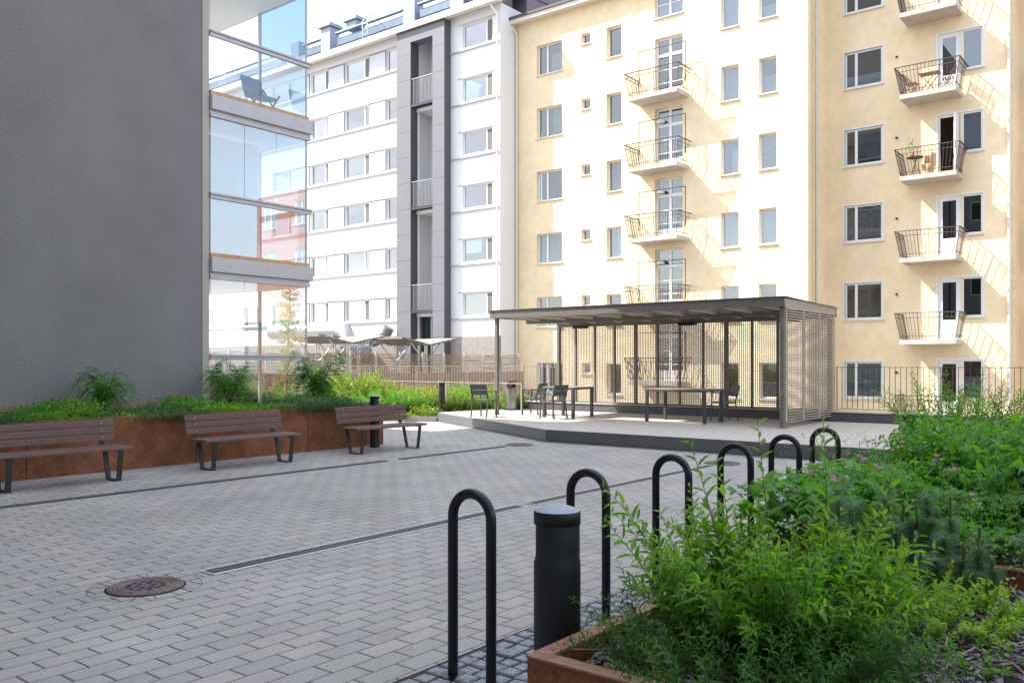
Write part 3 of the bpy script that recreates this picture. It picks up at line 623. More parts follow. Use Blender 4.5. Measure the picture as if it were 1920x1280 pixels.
v=MB(); v.bbox(-39.75,-39.05,33.3,33.34,21.2,22.05,.004); v.build('antenna_plate',mat('vent_grey',(.3,.3,.3)),wb)
vent(-42.9,19.6,.8,1.3,False).build('roof_vent',mat('vent_grey',(.3,.3,.3)),wb); vent(-33.3,19.3,.9,1.75,False).build('roof_vent',mat('vent_grey',(.3,.3,.3)),wb); vent(-29.9,19.6,.95,1.5,False).build('roof_vent',mat('vent_grey',(.3,.3,.3)),wb)
vent(-37.9,20.5,.9,.45).build('roof_vent',mat('vent_grey',(.3,.3,.3)),wb)
l=MB()
for x in (-35.9,-35.5): l.tube([(x,32.4,19.3),(x,32.3,20.3),(x,32.6,20.75),(x,33.1,20.7),(x,33.3,20.2)],.025,6)
for z in (19.6,19.9,20.2): l.bar((-35.9,32.32,z),(-35.5,32.32,z),.025)
l.build('roof_ladder',GALV,wb)
l=MB()
for x in (-49.4,-48.9): l.tube([(x,32.4,19.3),(x,32.3,20.5),(x,32.6,21.2),(x,33.1,21.1),(x,33.3,20.2)],.03,6)
for z in (19.6,19.9,20.2,20.5): l.bar((-49.4,32.32,z),(-48.9,32.32,z),.025)
l.build('roof_ladder',GALV,wb)
pipe(wb,-25.98,31.9,.3,18.6,.05,WHT)
# ================================================================ BRICK BUILDING (seen mirrored in the balcony glass)
bb=empty('brick_building',(15,36,-1.5),'red brick building mirrored in the glazed balconies','brick building')
bh=[];bw=[]
for k in range(4):
    for x in (9,12.2,15.4): bh.append((x,x+1.3,1+3.1*k,2.6+3.1*k))
m=MB(); wall_holes(m,7,17.4,-1.5,12.4,34.5,bh,.2); m.quad((7,34.5,-1.5),(7,46,-1.5),(7,46,12.4),(7,34.5,12.4)); m.quad((7,34.5,12.4),(17.4,34.5,12.4),(17.4,46,12.4),(7,46,12.4)); m.build('wall',BRICK,bb)
for a,b,c,d in bh: window(bb,a,b,c,d,34.5,.1,(.5,),.08,None)
# ================================================================ GREY BUILDING WITH GLAZED BALCONIES
XW=-15.6
rb_=empty('courtyard_building',(0,-12,0),'grey rendered building closing the courtyard, mirrored in the window panes','apartment building')
ch_=[];
for k in range(6):
    for q in range(9): ch_.append((-14+3.4*q,-12.6+3.4*q,1+3*k,2.5+3*k))
m=MB(); m.box(-15.5,20,-12.2,-7.0,0,19).build('wall',mat('courtyard_render',(.26,.25,.24),.9,var=.08),rb_)
for a,b,c,d in ch_: m=MB(); m.box(a,b,-7.03,-6.96,c,d); fo=m.build('window',WHT,rb_); MB().box(a+.07,b-.07,-6.955,-6.95,c+.07,d-.07).build('pane',mat('dark_glass',(.03,.04,.045),.06,spec=.8),fo)
gb=empty('grey_building',(XW,0,0),'dark grey rough rendered building with a stack of glazed balconies on its corner','apartment building')
MB().box(-18.7,XW,-24,9.78,0,27).build('wall',GREYW,gb)  # unseen depth kept shallow so sun passes behind it onto the deck
MB().box(-18.7,XW+.012,9.782,9.93,0,27).build('corner_post',BEIGE,gb)
def slab(zb,zt):
    s=MB(); s.bbox(-19.2,XW+.10,9.94,12.50,zb,zt,.012); so=s.build('balcony_slab',ALU,gb)
    t=MB(); t.box(-19.1,XW+.03,9.94,12.44,zb-.07,zb-.002); t.box(-19.12,XW+.055,9.94,12.46,zb-.135,zb-.07); t.build('glazing_track',ALU,so)
    MB().box(XW-.10,XW+.04,9.95,12.42,zt+.001,zt+.09).build('timber_strip',mat('timber_strip',(.45,.25,.10),.7,vs=6,col2=(.55,.36,.18)),so)
    MB().box(-19.1,XW-.1,9.96,12.40,zb-.148,zb-.1352).build('soffit',CREAM,so)
    q=MB()
    for yy in (10.35,11.3,12.2): q.lathe((XW+.10,yy,zb+.12),[(0,0)],3) if False else q.box(XW+.1,XW+.108,yy,yy+.012,zb+.1,zb+.112)
    q.build('bolt',DKM,so)
    return so
LEV=[.42,3.694,6.975,10.256,13.54,16.82,20.1]
for z in LEV[1:]: slab(z-.30,z)
fl=MB(); fl.box(-19.1,XW+.02,9.95,12.42,.05,.42); fl.build('balcony_slab',ALU,gb)
for i,z in enumerate(LEV[:-1]):
    zt=LEV[i+1]-.30-.135; zm=z+1.225
    r=MB(); r.box(XW-.03,XW+.05,9.94,12.48,zm-.035,zm+.035); r.box(XW-.02,XW+.07,9.94,12.50,zm+.045,zm+.085); r.box(-17.3,XW,12.36,12.42,zm-.04,zm+.08)
    ro=r.build('balcony_rail',ALU,gb); MB().box(XW+.05,XW+.056,9.94,12.49,zm+.036,zm+.044).build('seal',SLOT,ro)
    # glass: parapet and folding panes
    n=3; ys=[9.96+(12.36-9.96)*k/n for k in range(n+1)]
    for k in range(n):
        MB().box(XW+.002,XW+.010,ys[k]+.006,ys[k+1]-.006,zm+.08,zt-.01).build('glass_pane',GLR if i==1 else GLS if i==0 else GLB,gb)
    for k in range(2):
        a=9.96+1.2*k; MB().box(XW+.002,XW+.010,a+.006,a+1.194,z+.05,zm-.04).build('glass_pane',GLR if i==1 else GLS if i==0 else GLB,gb)
    MB().box(-17.28,XW,12.36,12.368,zm+.08,zt-.01).build('glass_pane',GLT if i>=2 else GLB,gb)
    MB().box(-17.28,XW,12.36,12.368,z+.05,zm-.04).build('glass_pane',GLT if i>=2 else GLB,gb)
    c=MB(); c.box(XW-.01,XW+.02,12.355,12.385,z+.05,zt); c.box(-17.33,-17.27,12.33,12.39,z+.05,zt); c.build('glazing_post',ALU,gb)
# pale blinds hang inside the second level; a fabric panel below the rail
dm=MB(); dm.box(-16.60,-16.58,9.96,11.8,3.75,6.45); dm.build('roller_blind',mat('blind_fabric',(.82,.80,.74),.9,var=.04,vs=3),gb)
dm=MB(); dm.box(-16.575,-16.55,9.96,11.25,5.35,5.62); dm.box(-16.575,-16.54,9.96,11.25,5.12,5.20); dm.build('window_rail',CREAM,gb)
d2=MB(); d2.box(XW-.045,XW-.03,9.97,11.10,3.78,4.86); d2.build('privacy_screen',mat('screen_fabric',(.55,.56,.52),.8,var=.03,vs=5),gb)
# ground level: garden window behind the planter
dm=MB(); dm.box(-17.30,-17.26,9.96,10.7,.42,1.55); dm.build('back_panel',mat('brown_panel',(.16,.12,.10),.7,var=.1),gb)
ch=empty('balcony_deck_chair',(-16.3,11.7,6.975),'folding chair with green and blue cushions behind upper balcony glass','chair')
m=MB(); 
for y in (11.45,11.95): m.bar((-16.0,y,7.0),(-16.6,y,7.75),.03); m.bar((-16.6,y,7.0),(-16.0,y,7.5),.03)
m.build('frame',BLK,ch)
m=MB(); m.bar((-16.05,11.7,7.42),(-16.55,11.7,7.5),.5,.06); m.build('seat',mat('green_cushion',(.03,.10,.05),.8),ch)
m=MB(); m.bar((-16.55,11.7,7.5),(-16.75,11.7,8.0),.5,.06); m.build('backrest',mat('blue_cushion',(.03,.09,.16),.8),ch)

# ================================================================ SLATTED FENCE, RETAINING WALL, CANOPIES
fx=-24.5
rw=MB(); rw.box(fx-.12,fx+.1,6,31.9,-1.5,1.18); tag(rw.build('retaining_wall',BRNW),'brown concrete retaining wall below the slatted timber fence','wall')
fe=empty('slatted_fence',(fx,18.5,1.18),'weathered brown horizontal slat fence on white posts above the brown wall','fence')
pp=MB(); py=[20.14+1.276*k for k in range(-9,10)]
for k,y in enumerate(py):
    if y>31.8: break
    m=MB(); m.box(fx+.02,fx+.08,y-.03,y+.03,.9,2.0); m.build('post',mat('fence_post',(.42,.40,.37),.7,var=.1),fe)
    if k+1<len(py) and py[k+1]<32:
        s=MB(); 
        for q in range(12):
            z=1.22+.062*q
            if random.random()<.0: continue
            ym=y+rnd(.3,.9); zm=z+rnd(-.025,.02); s.bar((fx-.02+rnd(-.01,.01),y+.04,z+rnd(-.015,.015)),(fx-.02,ym,zm),.018,rnd(.022,.042)); s.bar((fx-.02,ym,zm),(fx-.02+rnd(-.01,.01),y+1.236,z+rnd(-.015,.015)),.018,rnd(.022,.042))
        s.build('slat_panel',WOODF,fe)
def canopy(x0,x1,yv,zl,group,label):
    """butterfly roof: valley along X at yv, wings rising to either side"""
    c=empty('bicycle_canopy',(x0,yv,.25),label,'canopy',group); hw=1.7; up=.30
    r=MB()
    for s in (-1,1):
        a=(x1,yv,zl);b=(x0,yv,zl);c1=(x0,yv+s*hw,zl+up);d1=(x1,yv+s*hw,zl+up); t=.035
        r.add([a,b,c1,d1,(a[0],a[1],a[2]+t),(b[0],b[1],b[2]+t),(c1[0],c1[1],c1[2]+t),(d1[0],d1[1],d1[2]+t)],[(0,1,2,3),(4,7,6,5),(0,4,5,1),(1,5,6,2),(2,6,7,3),(3,7,4,0)])
    r.build('roof',mat('canopy_sheet',(.30,.30,.29),.55,.2,var=.06),c)
    p=MB()
    for s in (-1,1):
        for k in range(5):
            u=.18+.2*k; p.bar((x1,yv+s*hw*u,zl+up*u-.035),(x0,yv+s*hw*u,zl+up*u-.035),.05,.06)
    p.build('purlin',mat('canopy_purlin',(.30,.27,.24),.6,.2),c)
    for x in (x0-.25,x1+.25):
        q=MB()
        for dy in (-.06,.06): q.bar((x,yv+dy,.25),(x,yv+dy,zl),.045)
        for s in (-1,1): q.bar((x,yv+s*.05,zl-.75),(x,yv+s*1.0,zl+up*.5),.045)
        q.build('support',GALV,c)
CG='butterfly canopies over the bicycle stands'
canopy(-26.0,-28.4,22.9,2.35,CG,'grey butterfly bicycle canopy nearest the glazed balcony')
canopy(-26.0,-28.4,27.3,2.35,CG,'grey butterfly bicycle canopy in front of the stair bay door')
canopy(-29.2,-31.4,26.3,2.45,CG,'grey butterfly bicycle canopy further back between the other two')
du=empty('ventilation_duct',(-27,24,1.5),'thick silver ventilation duct with an elbow against the white building','duct')
m=MB(); m.tube([(-42,30.9,3.35),(-36.2,30.9,3.35),(-35.7,30.9,3.25),(-35.45,30.9,2.9),(-35.4,30.9,1.2)],.42,18); m.build('pipe',GALV,du)
m=MB(); m.tube([(-34.8,29.6,2.05),(-34.2,31.2,2.05)],.52,18); m.build('fan_housing',mat('fan_grey',(.22,.22,.23),.4,.6),du)
du=empty('duct_elbow',(-32.9,31.3,3),'dark duct elbow rising beside the grey framed stair bay','duct')
MB().tube([(-33.9,31.2,2.70),(-33.3,31.2,2.85),(-32.9,31.25,3.1),(-32.75,31.3,3.4)],.30,16).build('pipe',mat('fan_grey',(.2,.2,.2)),du)
# ================================================================ YARD RAILINGS
def railing(x0,x1,y,zb,zt,label,m):
    r=empty('yard_railing',(x0,y,zb),label,'railing')
    t=MB(); t.bar((x0,y,zt),(x1,y,zt),.03,.012); t.bar((x0,y,zb+.05),(x1,y,zb+.05),.03,.010); t.build('rail',m,r)
    b=MB(); n=int(abs(x1-x0)/.114)
    for k in range(n+1):
        x=x0+(x1-x0)*k/n; b.bar((x,y,zb+.05),(x,y,zt),.011)
    b.build('bars',m,r)
    for k in range(int(abs(x1-x0)/2.2)+1):
        x=x0+2.2*k*(1 if x1>x0 else -1); MB().bar((x,y,zb-.01),(x,y,zt+.003),.035,.012).build('post',m,r)
railing(-24.2,-14.25,20.15,.462,1.462,'pale beige bar railing behind the bright shrubs',mat('beige_railing',(.38,.31,.26),.55,.3))
railing(-6.38,3.8,20.15,.462,1.462,'thin brown bar railing right of the pavilion',mat('thin_brown_railing',(.07,.045,.035),.6,.3))
hr=MB(); hr.bar((-13.76,17.9,1.02),(-19.5,18.3,1.02),.022,.02); hr.bar((-13.76,17.9,.24),(-13.76,17.9,1.02),.035)
for x in (-16.6,-19.4): hr.bar((x,18.1,.1),(x,18.1,1.0),.035)
tag(hr.build('handrail',mat('pale_rail',(.42,.38,.36),.5,.4)),'low pale metal handrail running left from the deck through the shrubs','handrail')

# ================================================================ PAVILION
pv=empty('garden_pavilion',(-14,17.1,ZD),'open flat roofed steel pavilion with grating walls on the timber deck','pavilion')
PX0,PX1,PY0,PY1=-14.03,-6.45,17.05,20.18
r=MB(); r.box(PX0-.06,PX1+.04,PY0-.06,PY0,2.70,2.885); r.box(PX0-.06,PX0,PY0,PY1+.05,2.70,2.88); r.box(PX0,PX1+.04,PY1,PY1+.05,2.60,2.80); r.build('fascia',PAVM,pv)
r=MB(); r.box(PX1,PX1+.035,PY0,PY1,2.66,2.86); r.build('side_fascia',mat('pavilion_side',(.30,.27,.24),.55,.3,var=.06),pv)
r=MB(); n=44
vs=[]
for k in range(n*2+1):
    x=PX0+.003+(PX1-PX0-.006)*k/(n*2); z=.025 if k%2 else 0
    vs+=[(x,PY0+.005,2.842+z),(x,PY1-.005,2.770+z)]
r.add(vs,[(2*k,2*k+2,2*k+3,2*k+1) for k in range(n*2)]); r.build('roof_sheet',mat('roof_sheet',(.36,.335,.31),.5,.2,var=.1),pv)
r=MB(); r.add([(PX0-.10,PY0-.10,2.888),(PX1+.08,PY0-.10,2.888),(PX1+.08,PY1+.10,2.808),(PX0-.10,PY1+.10,2.808),(PX0-.10,PY0-.10,2.898),(PX1+.08,PY0-.10,2.898),(PX1+.08,PY1+.10,2.818),(PX0-.10,PY1+.10,2.818)],[(0,1,2,3),(4,7,6,5),(0,4,5,1),(1,5,6,2),(2,6,7,3),(3,7,4,0)]); r.build('roof_cap',PAVM,pv)
xs=[PX0+.84*k+.42 for k in range(9)]
r=MB()
for x in xs: r.bar((x,PY0+.01,2.765),(x,PY1-.01,2.70),.07,.13)
r.build('purlin',PAVL,pv)
r=MB(); r.box(PX0,PX1,18.45,18.57,2.60,2.70); r.box(PX0+.01,PX1-.01,PY1-.30,PY1-.20,2.56,2.68); r.build('cross_beam',PAVM,pv)
def post(x,y,m=PAVM): 
    p=MB(); p.bbox(x-.045,x+.045,y-.045,y+.045,ZD,2.70,.006); p.box(x-.08,x+.08,y-.08,y+.08,ZD,ZD+.012); p.build('post',m,pv)
post(-13.95,17.12); post(-6.50,17.12)
back=[-14.14,-13.55,-12.92,-12.29,-11.62,-10.98,-10.34,-9.69,-9.05,-8.40,-7.76,-7.14,-6.52]
for x in (-14.12,-11.62,-9.05,-6.52): post(x,20.10)
YB=20.14
def grate(p0,p1,z0,z1,nm='grating_panel',sp=.05,vw=.007,vd=.007,hw=.007,gm=None):
    g=MB(); p0=Vector(p0);p1=Vector(p1); L_=(p1-p0).length; d=(p1-p0)/L_; nrm=Vector((-d.y,d.x,0)); n=int(round(L_/sp)); nz=int(round((z1-z0)/sp))
    def rect(a,b,th,dp,vert):
        g.bar(a,b,th if vert else th,dp) 
    for k in range(n+1):
        q=p0+d*(L_*k/n); g.add([(q+d*sx*vw+nrm*sy*vd+Vector((0,0,z)))[:] for z in (z0,z1) for sx,sy in ((-1,-1),(1,-1),(1,1),(-1,1))],[(0,1,5,4),(1,2,6,5),(2,3,7,6),(3,0,4,7)])
    for k in range(nz+1):
        z=z0+(z1-z0)*k/nz; g.add([(p+nrm*sy*.012+Vector((0,0,z+sz*hw)))[:] for p in (p0,p1) for sy,sz in ((-1,-1),(1,-1),(1,1),(-1,1))],[(0,1,5,4),(1,2,6,5),(2,3,7,6),(3,0,4,7)])
    return g.build(nm,gm or MESHM,pv)
for a,b in zip(back[:-1],back[1:]):
    grate((a+.03,YB,0),(b-.03,YB,0),.50,2.57)
mu=MB()
for x in back: mu.box(x-.028,x+.028,YB-.045,YB+.025,.36,2.66)
mu.box(back[0],back[-1],YB-.04,YB+.02,.44,.49); mu.build('mullion',PAVM,pv)
mu=MB(); mu.box(back[3],back[-1],YB-.16,YB-.11,.30,.42); mu.box(back[0],back[-1],YB-.12,YB-.09,.255,.275); mu.build('base_beam',PAVM,pv)
for k in range(3):
    a=17.18+.99*k; grate((PX1+.03,a,0),(PX1+.03,a+.97,0),.36,2.66,sp=.052,vw=.0022,vd=.0022,hw=.009,gm=mat('side_grating',(.42,.37,.31),.6,.2,var=.1))
mu=MB()
for k in range(4): mu.box(PX1+.0,PX1+.02,17.16+.99*k,17.19+.99*k,.36,2.68)
mu.build('side_mullion',PAVL,pv)
for x in (-13.1,-9.9,-7.3):
    l=MB(); l.box(x-.22,x+.22,19.6,19.75,2.50,2.58); lo=l.build('spot_bar',BLK,pv)
    q=MB()
    for k in range(4): q.box(x-.17+.1*k,x-.11+.1*k,19.58,19.70,2.485,2.499)
    q.build('lamp_lens',STEEL,lo)
# ================================================================ DECK FURNITURE
def table(x0,x1,y0,y1,label):
    t=empty('deck_table',((x0+x1)/2,(y0+y1)/2,ZD),label,'table','metal tables under the pavilion'); h=.74; z=ZD+h
    m=MB(); m.box(x0,x1,y0,y0+.05,z-.055,z-.012).box(x0,x1,y1-.05,y1,z-.055,z-.012).box(x0,x0+.05,y0+.05,y1-.05,z-.055,z-.012).box(x1-.05,x1,y0+.05,y1-.05,z-.055,z-.012); m.build('frame',DKM,t)
    m=MB(); n=int((y1-y0)/.075)
    for k in range(n): a=y0+(y1-y0)*k/n; m.box(x0,x1,a+.004,a+(y1-y0)/n-.004,z-.012,z+.004)
    m.build('tabletop',TTOP,t)
    for x in (x0+.035,x1-.035):
        for y in (y0+.035,y1-.035): MB().bbox(x-.033,x+.033,y-.033,y+.033,ZD,z-.056,.005).build('leg',DKM,t)
table(-12.42,-11.50,16.98,17.86,'square dark metal table with slatted top, left under the pavilion')
table(-9.70,-8.22,17.18,18.12,'long dark metal table with slatted top, right under the pavilion')
def make_chair():
    c=empty('deck_chair',(0,0,0),'x','chair','dark metal armchairs on the deck'); m=DKM
    # faces +Y; seat .44 x .42
    for x in (-.22,.22):
        l=MB(); l.bar((x,.22,0),(x,.20,.63),.028,up=(0,1,0)); l.build('leg',m,c)
        l=MB(); l.bar((x,-.24,0),(x,-.17,.44),.028,up=(0,1,0)); l.build('leg',m,c)
        l=MB(); l.bar((x,-.20,.63),(x,.23,.635),.035,.02,up=(0,0,1)); l.build('armrest',m,c)
        l=MB(); l.bar((x,-.17,.44),(x,-.27,.80),.028,up=(0,1,0)); l.build('back_post',m,c)
    s=MB(); s.box(-.22,.22,-.18,.22,.40,.425)
    for k in range(6): s.box(-.2,.2,-.17+.065*k,-.17+.065*k+.055,.426,.438)
    s.build('seat',mat('chair_seat',(.14,.17,.19),.4,.4),c)
    b=MB(); b.bar((0,-.195,.55),(0,-.235,.665),.44,.012,up=(0,1,0)); b.bar((0,-.242,.68),(0,-.275,.80),.44,.012,up=(0,1,0)); b.build('backrest',mat('chair_back',(.06,.075,.085),.45,.4),c)
    return c
c0=make_chair(); c0.location=(-13.53,16.10,ZD); c0.rotation_euler=(0,0,R(8)); c0['label']='dark metal armchair standing alone at the left front edge of the deck'
dup(c0,(-13.20,17.70,ZD),R(98),'dark metal armchair with its back against the far left corner of the square table')
dup(c0,(-11.86,16.66,ZD),R(82),'dark metal armchair standing in front of the square table')
dup(c0,(-8.46,18.66,ZD),R(140),'dark metal armchair behind the right end of the long table')
bn=empty('litter_bin',(-15.1,19.1,ZD),'stainless steel litter bin with a dark slot behind the left pavilion post','litter bin')
m=MB(); m.prism([(-15.30+.21+.21*math.cos(a),19.1+.16*math.sin(a)) for a in [2*math.pi*k/28 for k in range(28)]],ZD+.04,1.04); m.build('body',STEEL,bn)
m=MB(); m.prism([(-15.09+.22*math.cos(a),19.1+.17*math.sin(a)) for a in [2*math.pi*k/28 for k in range(28)]],1.041,1.065); m.build('lid',DKM,bn)
m=MB(); m.box(-15.06,-14.88,18.905,19.08,.86,.99); m.build('opening',SLOT,bn)
# ================================================================ BENCHES
def make_bench():
    c=empty('park_bench',(0,0,0),'x','bench','wooden benches along the corten planter') # long axis Y, front +X, y 0..1.66
    for k in range(3):
        x0=.02+.155*k; MB().bbox(x0,x0+.145,0,1.70,.415,.455,.006).build('seat_board',WOODB,c)
    for k in range(3):
        z=.505+.097*k; x=-.035-.02*k; b=MB(); b.bbox(x-.036,x,0,1.70,z,z+.088,.006); bo=b.build('back_board',WOODB,c)
        q=MB()
        for y in (.17,1.53): q.tube([(x,y,z+.044),(x+.006,y,z+.044)],.011,8)
        q.build('bolt',STEEL,bo)
    for y in (.17,1.53):
        l=MB(); w_=.07
        def fl(p,q,th=.012): l.bar(p,q,w_,th,up=(0,1,0)) if False else l.bar(p,q,th,w_,up=(0,1,0))
        fl((.46,y,.41),(.40,y,.0)); fl((.40,y,.006),(.13,y,.006)); fl((.13,y,0),(.02,y,.44)); fl((.02,y,.40),(.47,y,.405)); fl((.02,y,.395),(-.062,y,.47)); fl((-.058,y,.455),(-.125,y,.80))
        l.build('leg_frame',BENL,c)
    q=MB()
    for y in (.17,1.53):
        for x in (.09,.25,.40): q.tube([(x,y,.455),(x,y,.459)],.010,8)
    q.build('seat_bolt',STEEL,c)
    return c
b0=make_bench(); b0.location=(-11.52,4.22,0); b0['label']='dark brown wooden bench cut off by the left edge, under the grey wall'
dup(b0,(-11.52,6.98,0),0,'brown wooden bench in the middle of the row, in front of the plain rust planter')
dup(b0,(-11.52,9.82,0),0,'brown wooden bench at the planter end with a black bollard behind it')
# ================================================================ BOLLARDS AND HOOPS
def bollard(loc,rad,h,label,rz=0):
    b=empty('bollard_light',loc,label,'bollard','black bollard lights',rz)
    p=MB(); n=36; prof=[(rad,0),(rad,h*.765),(rad*.985,h*.77),(rad*.96,h*.79),(rad*.96,h*.925)]
    # body with a scooped light opening on one side
    V=[];rows=[]
    zs=[0,h*.3,h*.6,h*.72,h*.76,h*.775,h*.80,h*.83,h*.87,h*.925]
    for z in zs:
        for k in range(n):
            a=2*math.pi*k/n-math.pi; t=abs(a); r=rad
            if z>h*.765:
                r=rad*.965
                if t<1.15: 
                    cut=min(1,(z-h*.765)/(h*.06)); r=rad*(.965-.30*cut*math.cos(t/1.15*math.pi/2)**.7)
            V.append((r*math.cos(a),r*math.sin(a),z))
    F=[(i*n+k,i*n+(k+1)%n,(i+1)*n+(k+1)%n,(i+1)*n+k) for i in range(len(zs)-1) for k in range(n)]
    b.location=(0,0,0); b.rotation_euler=(0,0,0)
    p.add(V,F,True); p.build('post',BOLM,b)
    q=MB(); q.lathe((0,0,0),[(rad*.9,h*.92),(rad*1.0,h*.92),(rad*1.0,h*.972),(rad*.985,h*.976)],n,True); q.build('collar',BOLM,b)
    q=MB(); q.lathe((0,0,0),[(rad*.985,h*.976),(rad*.8,h*.985),(rad*.45,h*.996),(rad*.12,h),(0.001,h)],n); q.build('cap',BOLC,b)
    b.location=loc; b.rotation_euler=(0,0,rz); return b
bollard((-2.045,2.90,0),.096,.972,'large black bollard light between the two nearest bicycle hoops',R(165))
bollard((-11.86,10.98,0),.088,.97,'black bollard light standing behind the third bench',R(80))
bollard((-16.22,17.5,.1),.085,.95,'black bollard light in the shrubs at the corner of the deck',R(-30))
bollard((-2.62,11.0,0),.096,.972,'black bollard light half hidden by the big leafy shrub at right',R(160))
HL=['nearest black bicycle hoop, left of the large bollard','second black bicycle hoop, just behind the large bollard','third black bicycle hoop behind the willow twigs','fourth black bicycle hoop in front of the deck edge','fifth black bicycle hoop crossed by the tallest willow shoot','farthest black bicycle hoop beside the purple flowers']
for i in range(6):
    y=3.18+1.03*i
    h=MB(); pts=[(-2.8725,y,-.02)]+[(-2.8725,y,z) for z in (.3,.6,.76)]
    for k in range(1,24):
        a=math.pi-math.pi*k/24; pts.append((-2.75+.1225*math.cos(a),y,.795+.1225*math.sin(a)))
    pts+= [(-2.6275,y,z) for z in (.76,.6,.3,-.02)]
    h.tube(pts,.0255,16)
    for xx in (-2.8725,-2.6275): h.lathe((xx,y,0),[(.062,.001),(.060,.012),(.027,.016)],20,False)
    ho=h.build('bicycle_hoop',BLK,None,(-2.75,y,0)); tag(ho,HL[i],'bicycle hoop','black bicycle hoops along the cobble strip')
# ================================================================ DRAINS AND MANHOLES
def drain(x0,x1,y0,y1,label,edge,dense=.03):
    d=empty('channel_drain',((x0+x1)/2,y0,0),label,'drain'); 
    MB().quad((x0,y0,.0045),(x1,y0,.0045),(x1,y1,.0045),(x0,y1,.0045)).build('channel',SLOT,d)
    m=MB(); y=y0+.01
    while y<y1-.01: m.box(x0+.012,x1-.012,y,y+.010,.005,.0085); y+=dense
    m.box((x0+x1)/2-.004,(x0+x1)/2+.004,y0+.01,y1-.01,.0052,.0095); m.box(x0+.010,x0+.024,y0,y1,.005,.009); m.box(x1-.024,x1-.010,y0,y1,.005,.009); m.build('grate',mat('drain_grate',(.20,.20,.21),.5,.5),d)
    m=MB(); m.box(x0,x0+.008,y0,y1,.004,.013).box(x1-.008,x1,y0,y1,.004,.013).box(x0+.01,x1-.01,y0-.002,y0+.006,.004,.011).box(x0+.01,x1-.01,y1-.006,y1,.004,.011); m.build('frame',edge,d)
EDG=mat('drain_edge',(.80,.80,.81),.5,.2,var=.05)
drain(-5.80,-5.62,3.62,7.42,'near channel drain with bright steel edges beginning at the manhole',EDG)
drain(-5.80,-5.62,7.60,12.15,'far channel drain with steel edges leading behind the hoops',EDG)
drain(-10.10,-10.0,2.6,9.55,'narrow dark slot drain along the front of the benches',DKM,.06)
drain(-10.10,-10.0,9.85,12.55,'short dark slot drain behind the gap, towards the deck corner',DKM,.06)
def manhole(x,y,r,label,full=True):
    d=empty('manhole_cover',(x,y,0),label,'manhole cover','round iron manhole covers')
    m=MB()
    m.lathe((x,y,0),[(r*1.0,.004),(r*1.0,.009)]+[(r*(1-.055*k-(.0 if j==0 else .03)),.010+(.005 if (k%2) else 0)) for k in range(7) for j in (0,1)]+[(r*.60,.012),(.001,.012)],48,False); mo=m.build('cover',IRON,d)
    q=MB()
    for rr,nn,l in ((.46,12,.10),(.24,6,.10)):
        for k in range(nn):
            a=2*math.pi*k/nn+.2; c=(x+r*rr*math.cos(a),y+r*rr*math.sin(a)); MB().disc((c[0],c[1],.0132),r*.085,10).build('hole',SLOT,mo)
    q=MB(); q.lathe((x,y,0),[(r*1.0,.0042),(r*1.05,.0042)],48); q.build('gap',SLOT,d)
    q=MB(); q.lathe((x,y,0),[(r*1.47,.0050),(r*1.485,.0050)],48)
    for k in range(15):
        a=2*math.pi*k/15+.1; p=Vector((x+r*1.05*math.cos(a),y+r*1.05*math.sin(a),.0052)); e2=Vector((x+r*1.48*math.cos(a),y+r*1.48*math.sin(a),.0052)); s=Vector((-math.sin(a),math.cos(a),0))*.003
        q.quad((p-s)[:],(p+s)[:],(e2+s)[:],(e2-s)[:])
    q.build('joint',mat('joint_dark',(.06,.06,.06),.9),d)
manhole(-5.70,3.14,.25,'rusty round manhole cover with a ring of cut pavers, at lower left')
manhole(-5.72,12.55,.26,'small round manhole cover seen through the fourth hoop')
manhole(-10.05,13.0,.26,'small round manhole cover just in front of the deck corner')
# ================================================================ CORTEN PLANTERS
pl=empty('corten_planter',(-12.2,5,0),'long rusty corten steel planter against the grey wall behind the benches','planter')
seam=[-6.0,-1.0,2.0,5.05,7.55,9.72,11.52]
for a,b in zip(seam[:-1],seam[1:]): MB().bbox(-12.26,-12.20+rnd(0,.003),a+.004,b-.004,.0,.775,.004).build('panel',CORT,pl)
MB().bbox(-15.58,-12.262,11.46,11.515,0,.772,.004).build('end_panel',CORT,pl)
MB().box(-12.30,-12.262,-6,11.455,.745,.770).box(-15.58,-15.50,-6,9.7,.5,.82).build('rim',CORTE,pl)
tag(MB().prism([(-15.5,-6),(-12.31,-6),(-12.31,11.45),(-15.5,11.45)],.003,.70).build('planter_soil',SOIL),'dark soil filling the long planter by the grey wall','soil')
fp=empty('corten_planter',(-1.87,2.48,0),'rusty corten planter in the right foreground with bark mulch','planter')
ZP=.50
m=MB(); m.box(-1.878,-1.872,2.478,4.845,0,ZP-.004).box(-1.872,.9,2.472,2.478,0,ZP-.004).box(-1.81,.9,2.53,2.535,.3,ZP-.004).box(-1.812,-1.807,2.535,4.78,.3,ZP-.004); m.build('side_plate',CORT,fp)
m=MB(); m.prism([(-1.88,2.47),(-1.808,2.54),(-1.808,4.80),(-1.88,4.85)],ZP-.004,ZP+.004); m.prism([(-1.879,2.469),(1.0,2.469),(1.0,2.539),(-1.807,2.539)],ZP-.004,ZP+.004); m.build('rim',CORTE,fp)
bp=empty('corten_planter',(-1.87,4.86,0),'rusty corten planter behind, full of purple flowering geraniums','planter')
m=MB(); m.box(-1.90,-1.894,4.865,11.5,0,.53).box(-1.894,1.5,4.86,4.866,0,.53); m.build('side_plate',CORT,bp)
m=MB(); m.box(-1.91,-1.83,4.86,11.5,.53,.538).box(-1.829,1.5,4.855,4.925,.53,.538); m.build('rim',CORTE,bp)
